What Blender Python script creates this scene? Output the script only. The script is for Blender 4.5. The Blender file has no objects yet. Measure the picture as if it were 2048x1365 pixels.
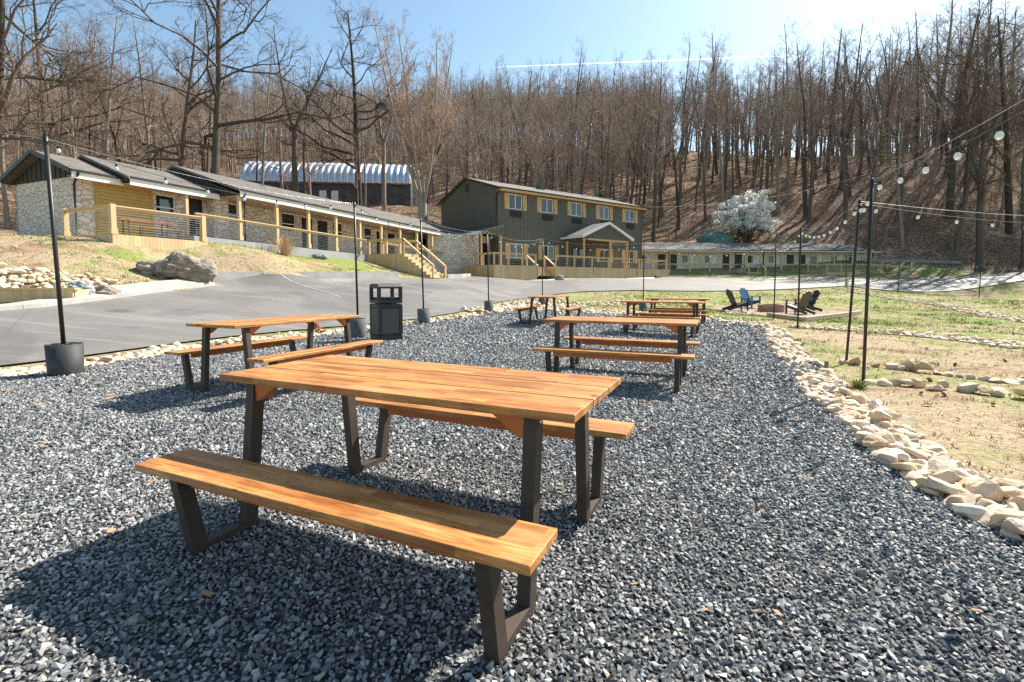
import bpy, bmesh, math, random
import numpy as np
from mathutils import Matrix, Vector, noise as mnoise
random.seed(7)
RNG = np.random.default_rng(7)
R = math.radians
sc = bpy.context.scene
COL = sc.collection

# ------------------------------------------------------------------ camera, sky, sun, exposure
FOC, PITCH, CAMZ = 976.86, 0.06134, 1.171
cam_d = bpy.data.cameras.new('camera'); cam = bpy.data.objects.new('camera', cam_d); COL.objects.link(cam)
cam.location = (0, 0, CAMZ); cam.rotation_euler = (math.pi / 2 - PITCH, 0, 0)
cam_d.sensor_width = 36; cam_d.lens = 36 * FOC / 2048; cam_d.shift_y = -52.87 / 2048
cam_d.clip_start = 0.05; cam_d.clip_end = 20000
sc.camera = cam
SUN_AZ, SUN_EL = R(51.2), R(44.0)
world = bpy.data.worlds.new('World'); sc.world = world; world.use_nodes = True
wn = world.node_tree.nodes; wl = world.node_tree.links; wn.clear()
sky = wn.new('ShaderNodeTexSky'); sky.sky_type = 'NISHITA'; sky.sun_disc = False
sky.sun_elevation = SUN_EL; sky.sun_rotation = SUN_AZ; sky.air_density = 1.1; sky.dust_density = 1.0; sky.ozone_density = .8; sky.altitude = 300
bg = wn.new('ShaderNodeBackground'); bg.inputs['Strength'].default_value = 0.085
wo = wn.new('ShaderNodeOutputWorld'); tint = wn.new('ShaderNodeMix'); tint.data_type = 'RGBA'; tint.blend_type = 'MULTIPLY'; tint.inputs[0].default_value = 1; tint.inputs[7].default_value = (1.04, 1.13, 1.06, 1); wl.new(sky.outputs[0], tint.inputs[6]); wl.new(tint.outputs[2], bg.inputs[0]); wl.new(bg.outputs[0], wo.inputs[0])
sun_d = bpy.data.lights.new('sun', 'SUN'); sun_d.energy = 5.0; sun_d.angle = R(0.55); sun_d.color = (1, 0.94, 0.84)
sun = bpy.data.objects.new('sun', sun_d); COL.objects.link(sun); sun.location = (40, 30, 60)
to_sun = Vector((math.sin(SUN_AZ) * math.cos(SUN_EL), math.cos(SUN_AZ) * math.cos(SUN_EL), math.sin(SUN_EL)))
sun.rotation_euler = to_sun.to_track_quat('Z', 'Y').to_euler()
sc.view_settings.view_transform = 'Standard'; sc.view_settings.look = 'None'
sc.view_settings.exposure = 1.2; sc.view_settings.gamma = 1
sc.cycles.use_denoising = False
sc.cycles.max_bounces = 7; sc.cycles.diffuse_bounces = 5; sc.cycles.transparent_max_bounces = 8

# ------------------------------------------------------------------ helpers
class MB:
    """collects shapes and links them as one mesh object"""
    def __init__(s, off=(0, 0, 0)):
        s.v = []; s.f = []; s.n = 0; s.M = None; s.off = np.array(off, float); s.sm = []
    def add(s, v, f, smooth=False):
        v = np.asarray(v, float)
        if s.M is not None:
            v = v @ s.M[:3, :3].T + s.M[:3, 3]
        s.v.append(v + s.off); n = s.n
        s.f += [tuple(i + n for i in q) for q in f]; s.sm += [smooth] * len(f); s.n += len(v)
    def box(s, c, d, rz=0, rx=0, ry=0):
        x, y, z = d[0] / 2, d[1] / 2, d[2] / 2
        v = np.array([(-x, -y, -z), (x, -y, -z), (x, y, -z), (-x, y, -z), (-x, -y, z), (x, -y, z), (x, y, z), (-x, y, z)])
        if rz or rx or ry:
            m = np.array(Matrix.Rotation(rz, 3, 'Z') @ Matrix.Rotation(ry, 3, 'Y') @ Matrix.Rotation(rx, 3, 'X')); v = v @ m.T
        s.add(v + np.array(c), [(0, 3, 2, 1), (4, 5, 6, 7), (0, 1, 5, 4), (1, 2, 6, 5), (2, 3, 7, 6), (3, 0, 4, 7)])
    def bb(s, x0, x1, y0, y1, z0, z1):
        s.box(((x0 + x1) / 2, (y0 + y1) / 2, (z0 + z1) / 2), (abs(x1 - x0), abs(y1 - y0), abs(z1 - z0)))
    def bar(s, p, q, w, h):
        """square bar from p to q, w across, h the other way"""
        p, q = np.array(p, float), np.array(q, float); d = q - p; L = np.linalg.norm(d); d /= L
        up = np.array([0, 0, 1.]) if abs(d[2]) < .95 else np.array([0, 1., 0])
        a = np.cross(d, up); a /= np.linalg.norm(a); b = np.cross(a, d)
        v = [e + a * sx * w / 2 + b * sy * h / 2 for e in (p, q) for sx, sy in ((-1, -1), (1, -1), (1, 1), (-1, 1))]
        s.add(v, [(0, 3, 2, 1)[::-1], (4, 5, 6, 7)[::-1], (0, 1, 5, 4)[::-1], (1, 2, 6, 5)[::-1], (2, 3, 7, 6)[::-1], (3, 0, 4, 7)[::-1]])
    def tube(s, pts, rad, n=8, cap=True, smooth=True):
        pts = np.asarray(pts, float); k = len(pts)
        rad = np.broadcast_to(np.asarray(rad, float), (k,))
        t = np.gradient(pts, axis=0); t /= np.linalg.norm(t, axis=1)[:, None] + 1e-12
        ref = np.array([0, 0, 1.]) if abs(t[0][2]) < .9 else np.array([1., 0, 0])
        a = np.cross(t, ref); a /= np.linalg.norm(a, axis=1)[:, None] + 1e-12; b = np.cross(t, a)
        an = np.arange(n) * 2 * np.pi / n
        v = pts[:, None] + rad[:, None, None] * (np.cos(an)[None, :, None] * a[:, None] + np.sin(an)[None, :, None] * b[:, None])
        f = [(i * n + j, i * n + (j + 1) % n, (i + 1) * n + (j + 1) % n, (i + 1) * n + j) for i in range(k - 1) for j in range(n)]
        if cap: f += [tuple(range(n))[::-1], tuple((k - 1) * n + j for j in range(n))]
        s.add(v.reshape(-1, 3), f, smooth)
    def lathe(s, prof, c=(0, 0, 0), n=24, smooth=True):
        an = np.arange(n) * 2 * np.pi / n; k = len(prof)
        v = [(c[0] + r * math.cos(t), c[1] + r * math.sin(t), c[2] + z) for r, z in prof for t in an]
        f = [(i * n + j, i * n + (j + 1) % n, (i + 1) * n + (j + 1) % n, (i + 1) * n + j) for i in range(k - 1) for j in range(n)]
        s.add(v, f, smooth); 
    def prism(s, poly, axis, a0, a1):
        """poly in the other two axes (cyclic order), extruded along axis from a0 to a1"""
        k = len(poly); v = []
        for a in (a0, a1):
            for p, q in poly:
                v.append({'x': (a, p, q), 'y': (p, a, q), 'z': (p, q, a)}[axis])
        f = [tuple(range(k)), tuple(range(k, 2 * k))[::-1]] + [(i, i + k, (i + 1) % k + k, (i + 1) % k) for i in range(k)]
        s.add(v, f)
    def poly(s, pts): s.add(pts, [tuple(range(len(pts)))])
    def build(s, name, mat, parent=None, bevel=0, fix=True):
        me = bpy.data.meshes.new(name)
        v = np.concatenate(s.v) if s.v else np.zeros((0, 3))
        me.from_pydata(v.tolist(), [], s.f); me.update()
        if any(s.sm): me.polygons.foreach_set('use_smooth', s.sm)
        if fix:
            bm = bmesh.new(); bm.from_mesh(me); bmesh.ops.recalc_face_normals(bm, faces=bm.faces[:])
            if bevel: bmesh.ops.bevel(bm, geom=bm.edges[:], offset=bevel, segments=1, affect='EDGES', clamp_overlap=True)
            bm.to_mesh(me); bm.free()
        for m in (mat if isinstance(mat, (list, tuple)) else [mat]): me.materials.append(m)
        o = bpy.data.objects.new(name, me); COL.objects.link(o)
        if parent: o.parent = parent
        return o

def tag(o, label=None, cat=None, group=None, kind=None):
    for k, v in (('label', label), ('category', cat), ('group', group), ('kind', kind)):
        if v: o[k] = v
    return o
def thing(name, label, cat, loc=(0, 0, 0), rz=0, group=None):
    o = bpy.data.objects.new(name, None); o.empty_display_size = .1; COL.objects.link(o)
    o.location = loc; o.rotation_euler = (0, 0, rz)
    return tag(o, label, cat, group)
def copy_tree(o, parent=None):
    c = o.copy(); COL.objects.link(c)
    if parent: c.parent = parent
    for ch in list(o.children):
        if ch.get('nocopy'): continue
        copy_tree(ch, c)
    return c
def grid_obj(name, V, F, mat, smooth=True, parent=None):
    me = bpy.data.meshes.new(name); me.vertices.add(len(V)); me.vertices.foreach_set('co', np.asarray(V, np.float32).ravel())
    F = np.asarray(F, np.int32); k = F.shape[1]
    me.loops.add(F.size); me.loops.foreach_set('vertex_index', F.ravel())
    me.polygons.add(len(F)); me.polygons.foreach_set('loop_start', np.arange(len(F), dtype=np.int32) * k)
    me.polygons.foreach_set('use_smooth', np.full(len(F), smooth))
    me.update(calc_edges=True); me.validate()
    if mat: me.materials.append(mat)
    o = bpy.data.objects.new(name, me); COL.objects.link(o)
    if parent: o.parent = parent
    return o

# ------------------------------------------------------------------ materials
class NT:
    def __init__(s, name):
        s.m = bpy.data.materials.new(name); s.m.use_nodes = True; s.t = s.m.node_tree; s.t.nodes.clear()
        s.out = s.n('ShaderNodeOutputMaterial'); s.b = s.n('ShaderNodeBsdfPrincipled'); s.l(s.b.outputs[0], s.out.inputs[0])
    def n(s, t, **k):
        x = s.t.nodes.new(t)
        for a, v in k.items(): setattr(x, a, v)
        return x
    def l(s, a, b): s.t.links.new(a, b)
    def set(s, x, **k):
        for a, v in k.items():
            i = x.inputs[a.replace('_', ' ')]
            if hasattr(v, 'is_output'): s.l(v, i)
            else: i.default_value = v
        return x
    def coord(s, w='Object', scale=None, rot=None):
        o = s.n('ShaderNodeTexCoord').outputs[w] if w != 'Position' else s.n('ShaderNodeNewGeometry').outputs['Position']
        if scale or rot:
            mp = s.n('ShaderNodeMapping'); s.l(o, mp.inputs[0])
            if scale: mp.inputs['Scale'].default_value = scale
            if rot: mp.inputs['Rotation'].default_value = rot
            o = mp.outputs[0]
        return o
    def noise(s, v, scale, detail=4, rough=.55, dist=0):
        x = s.n('ShaderNodeTexNoise'); s.l(v, x.inputs['Vector']); x.inputs['Scale'].default_value = scale
        x.inputs['Detail'].default_value = detail; x.inputs['Roughness'].default_value = rough; x.inputs['Distortion'].default_value = dist
        return x.outputs['Fac']
    def vor(s, v, scale, feature='F1', out='Distance', rnd=1):
        x = s.n('ShaderNodeTexVoronoi', feature=feature); s.l(v, x.inputs['Vector']); x.inputs['Scale'].default_value = scale
        x.inputs['Randomness'].default_value = rnd
        return x.outputs[out]
    def ramp(s, f, stops, interp='LINEAR'):
        x = s.n('ShaderNodeValToRGB'); s.l(f, x.inputs[0]); e = x.color_ramp.elements; x.color_ramp.interpolation = interp
        while len(e) < len(stops): e.new(.5)
        for el, (p, c) in zip(e, stops):
            el.position = p; el.color = (*(c if hasattr(c, '__len__') else (c, c, c)), 1)
        return x.outputs[0]
    def mix(s, f, a, b, mode='MIX'):
        x = s.n('ShaderNodeMix', data_type='RGBA', blend_type=mode)
        for i, v in ((0, f), (6, a), (7, b)):
            if hasattr(v, 'is_output'): s.l(v, x.inputs[i])
            else: x.inputs[i].default_value = v if i == 0 else (*v, 1)
        return x.outputs[2]
    def math(s, op, a, b=0.):
        x = s.n('ShaderNodeMath', operation=op)
        for i, v in ((0, a), (1, b)):
            if hasattr(v, 'is_output'): s.l(v, x.inputs[i])
            else: x.inputs[i].default_value = v
        return x.outputs[0]
    def bump(s, h, strength=.5, dist=.02):
        x = s.n('ShaderNodeBump'); s.l(h, x.inputs['Height']); x.inputs['Strength'].default_value = strength; x.inputs['Distance'].default_value = dist
        s.l(x.outputs[0], s.b.inputs['Normal']); return x
    def done(s, col=None, rough=.7, metal=0, spec=.5):
        if col is not None:
            if hasattr(col, 'is_output'): s.l(col, s.b.inputs['Base Color'])
            else: s.b.inputs['Base Color'].default_value = (*col, 1)
        if hasattr(rough, 'is_output'): s.l(rough, s.b.inputs['Roughness'])
        else: s.b.inputs['Roughness'].default_value = rough
        s.b.inputs['Metallic'].default_value = metal; s.b.inputs['Specular IOR Level'].default_value = spec
        return s.m

def mat_varied(name, c0, c1, scale=3, rough=.7, bump=0, bscale=20, spec=.4, metal=0, space='Object'):
    t = NT(name); v = t.coord(space); f = t.noise(v, scale, 5)
    c = t.ramp(f, [(.3, c0), (.7, c1)])
    if bump: t.bump(t.noise(v, bscale, 4), bump, .02)
    return t.done(c, rough, metal, spec)

def mat_tablewood():
    t = NT('oiled_acacia'); v = t.coord('Object')
    isl = t.n('ShaderNodeNewGeometry').outputs['Random Per Island']
    # staves: long narrow blocks glued side by side
    br = t.n('ShaderNodeTexBrick', offset=.37, squash=1); t.l(v, br.inputs['Vector'])
    br.inputs['Color1'].default_value = (0, 0, 0, 1); br.inputs['Color2'].default_value = (1, 1, 1, 1); br.inputs['Mortar'].default_value = (.25, .25, .25, 1)
    br.inputs['Scale'].default_value = 1; br.inputs['Mortar Size'].default_value = .0006; br.inputs['Brick Width'].default_value = .33; br.inputs['Row Height'].default_value = .041
    mp = t.coord('Object', (2.2, 34, 34)); grain = t.noise(mp, 3.2, 6, .65, .6)
    blot = t.noise(t.coord('Object', (1.2, 5, 5)), 2.2, 3)
    base = t.ramp(br.outputs['Color'], [(0, (.25, .080, .016)), (.5, (.46, .175, .038)), (1, (.62, .29, .08))])
    c = t.mix(t.ramp(grain, [(.36, .85), (.60, 0)]), base, (.17, .05, .012))
    c = t.mix(t.ramp(blot, [(.4, 0), (.72, .45)]), c, (.64, .37, .15))
    kn = t.vor(t.coord('Object', (2.3, 7, 7)), 1.6)
    c = t.mix(t.ramp(kn, [(.035, .85), (.075, 0)]), c, (.12, .035, .012))
    t.bump(grain, .18, .004)
    return t.done(c, t.ramp(grain, [(.3, .36), (.7, .55)]), 0, .45)
def mat_lumber(name='pine_lumber', c0=(.54, .38, .20), c1=(.68, .51, .30), dark=(.42, .27, .13)):
    t = NT(name); isl = t.n('ShaderNodeNewGeometry').outputs['Random Per Island']
    v = t.coord('Object', (1.5, 1.5, 1.5)); g = t.noise(t.coord('Object', (9, 9, 2.5)), 3, 5, .6, .8)
    c = t.mix(isl, c0, c1); c = t.mix(t.ramp(g, [(.4, 0), (.72, .55)]), c, dark)
    kn = t.vor(t.coord('Object', (3, 3, 1.6)), 1.7); c = t.mix(t.ramp(kn, [(.05, .8), (.1, 0)]), c, (.2, .1, .04))
    return t.done(c, .68, 0, .3)
def mat_stonewall(nm='painted_fieldstone', lift=0.):
    t = NT(nm); v = t.coord('Object')
    w = t.n('ShaderNodeVectorMath', operation='ADD'); nz = t.n('ShaderNodeTexNoise'); t.l(v, nz.inputs['Vector']); nz.inputs['Scale'].default_value = 2.4
    sc_ = t.n('ShaderNodeVectorMath', operation='SCALE'); t.l(nz.outputs['Color'], sc_.inputs[0]); sc_.inputs['Scale'].default_value = .28
    t.l(v, w.inputs[0]); t.l(sc_.outputs[0], w.inputs[1])
    mp = t.n('ShaderNodeMapping'); t.l(w.outputs[0], mp.inputs[0]); mp.inputs['Scale'].default_value = (1, 1, 1.6)
    e = t.vor(mp.outputs[0], 3.0, 'DISTANCE_TO_EDGE'); cell = t.vor(mp.outputs[0], 3.0, 'F1', 'Color')
    c = t.mix(t.ramp(t.n('ShaderNodeSeparateColor').outputs[0], [(0, 0), (1, 1)]) if 0 else .5, (.60, .52, .43), (.70, .64, .55))
    sp = t.n('ShaderNodeSeparateColor'); t.l(cell, sp.inputs[0])
    c = t.ramp(sp.outputs[0], [(0, (.63 + lift, .535 + lift, .445 + lift)), (.5, (.73 + lift, .645 + lift, .555 + lift)), (1, (.81 + lift * .6, .75 + lift * .7, .675 + lift * .8))])
    f2 = t.noise(v, 14, 4); c = t.mix(t.ramp(f2, [(.45, 0), (.8, .4)]), c, (.50, .42, .34))
    c = t.mix(t.ramp(e, [(.010, .5), (.045, 0)]), c, (.36, .28, .21))
    h = t.math('ADD', t.ramp(e, [(0, 0), (.09, 1)]), t.math('MULTIPLY', f2, .5)); t.bump(h, .8, .05)
    return t.done(c, .85, 0, .2)
def mat_shingle(c0=(.105, .093, .083), c1=(.19, .172, .153)):
    t = NT('asphalt_shingles'); v = t.coord('UV') if 0 else t.coord('Object')
    br = t.n('ShaderNodeTexBrick', offset=.5); t.l(v, br.inputs['Vector']); br.inputs['Scale'].default_value = 1
    br.inputs['Brick Width'].default_value = .3; br.inputs['Row Height'].default_value = .14; br.inputs['Mortar Size'].default_value = .012
    br.inputs['Color1'].default_value = (*c0, 1); br.inputs['Color2'].default_value = (*c1, 1); br.inputs['Mortar'].default_value = (.06, .055, .05, 1)
    n = t.noise(v, 2, 4); c = t.mix(t.ramp(n, [(.35, 0), (.7, .35)]), br.outputs['Color'], (.25, .225, .20))
    t.bump(t.math('ADD', br.outputs['Fac'], t.noise(v, 90, 2)), .35, .02)
    return t.done(c, .9, 0, .2)
def mat_bark(name, c0, c1):
    t = NT(name); v = t.coord('Object', (1, 1, .22)); f = t.noise(v, 9, 5, .65); rnd = t.n('ShaderNodeObjectInfo').outputs['Random']
    c = t.ramp(f, [(.3, c0), (.68, c1)]); c = t.mix(t.math('MULTIPLY', rnd, .35), c, (.30, .24, .19))
    t.bump(f, .9, .05)
    return t.done(c, .9, 0, .15)
def mat_twig(name, c0, c1):
    t = NT(name); isl = t.n('ShaderNodeNewGeometry').outputs['Random Per Island']; rnd = t.n('ShaderNodeObjectInfo').outputs['Random']
    c = t.mix(isl, c0, c1); c = t.mix(t.math('MULTIPLY', rnd, .4), c, (.27, .19, .14))
    return t.done(c, .85, 0, .2)
def mat_glass():
    t = NT('window_glass'); return t.done((.012, .017, .022), .04, 0, .9)

M = {}
M['table'] = mat_tablewood()
M['brace'] = mat_varied('brace_wood', (.40, .10, .02), (.52, .16, .035), 5, .5)
M['legs'] = mat_varied('brown_black_steel', (.036, .023, .016), (.058, .040, .029), 8, .62, .15, 150, .5)
M['lumber'] = mat_lumber()
M['panel'] = mat_lumber('yellow_cedar_board', (.45, .30, .10), (.56, .39, .15), (.32, .2, .06))
M['shutter'] = mat_lumber('shutter_pine', (.58, .36, .16), (.70, .47, .24), (.4, .22, .08))
M['stone'] = mat_stonewall(); M['stone2'] = mat_stonewall('brightened_fieldstone', .15)  # second copy is paler: brighter porch light painted into the far wing stone
M['shingle'] = mat_shingle(); M['shingle2'] = mat_shingle((.15, .14, .128), (.245, .23, .21))
M['siding'] = mat_varied('olive_grey_siding', (.105, .102, .084), (.128, .124, .102), 2, .7, .1, 40, .3)
M['gable'] = mat_varied('dark_brown_siding', (.04, .034, .027), (.055, .047, .037), 2, .7, 0, 20, .3)
M['white'] = mat_varied('white_paint', (.74, .73, .71), (.82, .81, .79), 2, .5)
M['linepaint'] = mat_varied('worn_line_paint', (.30, .29, .27), (.55, .54, .52), 3, .8)
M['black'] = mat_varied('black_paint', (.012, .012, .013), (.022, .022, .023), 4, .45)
M['door'] = mat_varied('black_door_paint', (.014, .016, .019), (.022, .025, .029), 4, .4)
M['soffit'] = mat_varied('tan_soffit', (.44, .28, .17), (.50, .33, .21), 2, .6)
M['concrete'] = mat_varied('concrete', (.30, .29, .27), (.42, .405, .38), 1.6, .85, .3, 30, .2)
M['slab'] = mat_varied('grey_slab', (.28, .28, .28), (.36, .36, .355), 1.5, .8, .2, 25, .2)
M['glass'] = mat_glass()
M['curtain'] = mat_varied('curtain', (.30, .28, .25), (.5, .47, .42), 6, .8)
M['metal'] = mat_varied('galvanised_steel', (.50, .52, .54), (.68, .70, .72), 2.5, .34, 0, 20, .5, .8)
M['railsteel'] = mat_varied('dull_rail_steel', (.16, .19, .21), (.26, .29, .31), 2, .6, 0, 20, .4)
M['block'] = mat_varied('grey_block_wall', (.05, .052, .056), (.12, .12, .125), 1.1, .85, .3, 8, .2)
M['pole'] = mat_varied('black_steel_pole', (.018, .015, .013), (.03, .025, .022), 3, .45)
M['plastic'] = mat_varied('black_plastic', (.020, .020, .021), (.034, .034, .035), 20, .5, .3, 260, .5)
M['pot'] = mat_varied('black_pot_plastic', (.022, .024, .026), (.05, .052, .053), 5, .62, .25, 60, .4)
M['potgrey'] = mat_varied('grey_concrete_pot', (.07, .078, .085), (.13, .14, .145), 5, .8, .3, 60, .3)
M['utility'] = mat_varied('weathered_pole', (.16, .11, .08), (.25, .18, .13), 3, .85)
M['cable'] = mat_varied('cable', (.30, .29, .28), (.4, .39, .38), 3, .5)
M['wire'] = mat_varied('steel_cable', (.32, .32, .32), (.5, .5, .5), 3, .3, 0, 20, .5, .6)
M['brick'] = mat_varied('tan_fire_brick', (.34, .2, .13), (.46, .29, .2), 7, .85, .4, 30)
M['timber'] = mat_varied('weathered_timber', (.36, .27, .2), (.5, .4, .3), 5, .8, .3, 30)
M['mulch'] = None
M['leafbrown'] = mat_varied('dead_leaf', (.38, .14, .05), (.52, .24, .1), 60, .6)
t = NT('bulb_glass'); t.b.inputs['Transmission Weight'].default_value = .35; M['bulb'] = t.done((.93, .93, .9), .08, 0, .6)
t = NT('stone_cobble'); v = t.coord('Object'); rnd = t.n('ShaderNodeObjectInfo').outputs['Random']; isl = t.n('ShaderNodeNewGeometry').outputs['Random Per Island']
rr = t.math('FRACT', t.math('ADD', rnd, isl))
c = t.ramp(rr, [(0, (.50, .36, .23)), (.3, (.68, .56, .41)), (.55, (.58, .44, .29)), (.8, (.76, .67, .54)), (1, (.46, .38, .30))]); f = t.noise(t.coord('Position'), 16, 5)
c = t.mix(t.ramp(f, [(.42, 0), (.75, .55)]), c, (.42, .28, .16)); t.bump(f, .45, .02); M['cobble'] = t.done(c, .8, 0, .25)
t = NT('gravel_chip'); v = t.coord('Object'); rnd = t.n('ShaderNodeObjectInfo').outputs['Random']
c = t.ramp(rnd, [(0, (.085, .088, .091)), (.35, (.17, .173, .175)), (.75, (.29, .292, .29)), (.90, (.40, .395, .38)), (.95, (.33, .27, .21)), (.99, (.60, .59, .56))]); loc_ = t.n('ShaderNodeObjectInfo').outputs['Location']; c = t.mix(t.ramp(t.noise(loc_, .55, 4, .6), [(.46, 0), (.66, .42)]), c, (.08, .083, .085)); M['chip'] = t.done(c, .6, 0, .32)
t = NT('gravel_bed'); v = t.coord('Position'); e = t.vor(v, 34); cc = t.vor(v, 34, 'F1', 'Color'); s_ = t.n('ShaderNodeSeparateColor'); t.l(cc, s_.inputs[0])
c = t.ramp(s_.outputs[0], [(0, (.018, .019, .02)), (.6, (.05, .052, .054)), (1, (.11, .112, .112))]); t.bump(t.math('MULTIPLY', e, -1.), 1, .03); M['bed'] = t.done(c, .7, 0, .3)
t = NT('asphalt'); v = t.coord('Position'); f = t.noise(v, .45, 6, .6); g = t.noise(v, 60, 3, .7); st = t.noise(t.coord('Position', (.25, 2.2, 1), (0, 0, -.55)), 1.1, 5, .6)
c = t.ramp(f, [(.3, (.098, .090, .080)), (.7, (.165, .155, .140))]); c = t.mix(t.ramp(g, [(.4, 0), (.72, .5)]), c, (.30, .285, .26))
c = t.mix(t.ramp(st, [(.5, 0), (.72, .5)]), c, (.30, .29, .27)); pt = t.noise(t.coord('Position'), .16, 3, .5, 1.2); c = t.mix(t.ramp(pt, [(.52, 0), (.56, .45)]), c, (.085, .079, .072)); sp3 = t.vor(t.coord('Position'), .45); c = t.mix(t.ramp(sp3, [(.07, .6), (.16, 0)]), c, (.06, .055, .05)); cr = t.vor(t.coord('Position'), .28, 'DISTANCE_TO_EDGE')
c = t.mix(t.ramp(cr, [(.002, .35), (.006, 0)]), c, (.07, .064, .058)); t.bump(g, .5, .012); M['asphalt'] = t.done(c, .56, 0, .6)
t = NT('concrete_walk'); v = t.coord('Position'); f = t.noise(v, 1.2, 6); g = t.noise(v, 40, 3)
c = t.ramp(f, [(.3, (.36, .31, .26)), (.7, (.50, .45, .38))]); t.bump(g, .3, .01); M['walk'] = t.done(c, .85, 0, .2)
t = NT('wood_chips'); v = t.coord('Position'); f = t.noise(v, 26, 4, .7); c = t.ramp(f, [(.3, (.14, .09, .06)), (.5, (.30, .22, .155)), (.7, (.44, .35, .26))]); t.bump(f, .8, .03); M['mulch'] = t.done(c, .9, 0, .1)
def ground_nodes(t):
    v = t.coord('Position')
    big = t.noise(v, .33, 5, .6); mid = t.noise(v, 1.6, 5, .65); fine = t.noise(v, 22, 4, .7)
    c = t.ramp(fine, [(.3, (.20, .14, .085)), (.5, (.38, .285, .18)), (.72, (.56, .45, .31))])
    gr = t.math('ADD', t.math('ADD', t.math('MULTIPLY', big, .62), t.math('MULTIPLY', mid, .42)), t.n('ShaderNodeAttribute', attribute_name='lush').outputs['Fac'])
    return v, big, mid, fine, c, t.ramp(gr, [(.465, 0), (.56, .85)])
t = NT('lawn_and_leaf_litter'); v, big, mid, fine, c, gm = ground_nodes(t)
c = t.mix(gm, c, t.mix(fine, (.09, .145, .025), (.27, .33, .075)))
dirt = t.noise(t.coord('Position'), .8, 5, .6, .4); c = t.mix(t.ramp(dirt, [(.55, 0), (.64, .8)]), c, (.27, .165, .105))
lf = t.vor(v, 5.5, 'F1', 'Color'); s_ = t.n('ShaderNodeSeparateColor'); t.l(lf, s_.inputs[0])
leafc = t.ramp(s_.outputs[0], [(0, (.12, .07, .045)), (.45, (.26, .16, .10)), (.8, (.40, .26, .175)), (1, (.56, .42, .32))])
leafc = t.mix(t.ramp(t.noise(v, .22, 5), [(.42, .55), (.62, 0)]), leafc, (.09, .06, .04))
leafc = t.mix(t.ramp(t.noise(v, .13, 4), [(.60, 0), (.70, .55)]), leafc, (.20, .21, .07))
at = t.n('ShaderNodeAttribute', attribute_name='leaf'); c = t.mix(at.outputs['Fac'], c, leafc)
t.bump(t.math('ADD', fine, t.math('MULTIPLY', t.noise(v, 5, 4), 1.2)), .8, .06); M['ground'] = t.done(c, .92, 0, .1)
t = NT('grass_blade'); v, big, mid, fine, c, gm = ground_nodes(t); isl = t.n('ShaderNodeNewGeometry').outputs['Random Per Island']
straw = t.mix(isl, (.40, .31, .15), (.62, .52, .31)); green = t.mix(isl, (.09, .17, .025), (.28, .36, .07))
at = t.n('ShaderNodeAttribute', attribute_name='green'); M['grass'] = t.done(t.mix(at.outputs['Fac'], straw, green), .7, 0, .2)
M['pbark'] = mat_bark('pale_maple_bark', (.24, .19, .155), (.44, .36, .30)); M['ptwig'] = mat_twig('pale_maple_twig', (.34, .23, .18), (.54, .40, .32)); M['dtwig'] = mat_twig('dark_grey_twig', (.13, .098, .076), (.27, .205, .16)); M['hbark'] = mat_bark('near_dark_bark', (.028, .022, .018), (.085, .068, .056)); M['htwig'] = mat_twig('near_dark_twig', (.05, .038, .03), (.12, .09, .07)); M['bark'] = mat_bark('dark_bark', (.034, .027, .023), (.105, .083, .068)); M['bark2'] = mat_bark('grey_bark', (.15, .12, .10), (.34, .28, .235))
M['twig'] = mat_twig('brown_twig', (.22, .165, .125), (.42, .32, .25)); M['twig2'] = mat_twig('pale_twig', (.32, .245, .19), (.52, .41, .33))
M['redtwig'] = mat_twig('red_bud_twig', (.30, .10, .06), (.45, .18, .11)); M['brush'] = mat_twig('dry_brush', (.27, .19, .125), (.50, .38, .27))
t = NT('white_blossom'); df = t.n('ShaderNodeBsdfDiffuse'); tl = t.n('ShaderNodeBsdfTranslucent'); mx = t.n('ShaderNodeMixShader'); mx.inputs[0].default_value = .55; df.inputs[0].default_value = (.90, .885, .84, 1); tl.inputs[0].default_value = (.93, .915, .87, 1); t.l(df.outputs[0], mx.inputs[1]); t.l(tl.outputs[0], mx.inputs[2]); t.l(mx.outputs[0], t.out.inputs[0]); M['blossom'] = t.m; M['dry'] = mat_twig('dry_ornamental', (.42, .27, .16), (.62, .46, .32))
t = NT('ledge_rock'); v = t.coord('Object'); f = t.noise(t.coord('Object', (1, 1, 2.6), (.3, .2, 0)), 2.6, 8, .65, .6)
c = t.ramp(f, [(.3, (.10, .085, .07)), (.5, (.30, .25, .2)), (.72, (.47, .41, .34))]); t.bump(f, 1, .15); M['rock'] = t.done(c, .85, 0, .2)
t = NT('slate_rock'); f = t.noise(t.coord('Object', (1, 3, 1)), 4, 6, .65); c = t.ramp(f, [(.3, (.13, .15, .16)), (.7, (.36, .38, .38))]); t.bump(f, .8, .06); M['slate'] = t.done(c, .7, 0, .3)
t = NT('mossy_rock'); f = t.noise(t.coord('Object'), 4, 6, .65); c = t.ramp(f, [(.3, (.06, .10, .085)), (.7, (.22, .31, .27))]); t.bump(f, .8, .08); M['moss'] = t.done(c, .8, 0, .2)
for nm, ca, cb in (('chair_navy', (.018, .024, .034), (.03, .038, .05)), ('chair_blue', (.02, .11, .20), (.03, .15, .26)), ('chair_brown', (.085, .062, .045), (.13, .10, .075))):
    M[nm] = mat_varied(nm + '_paint', ca, cb, 6, .5)

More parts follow.
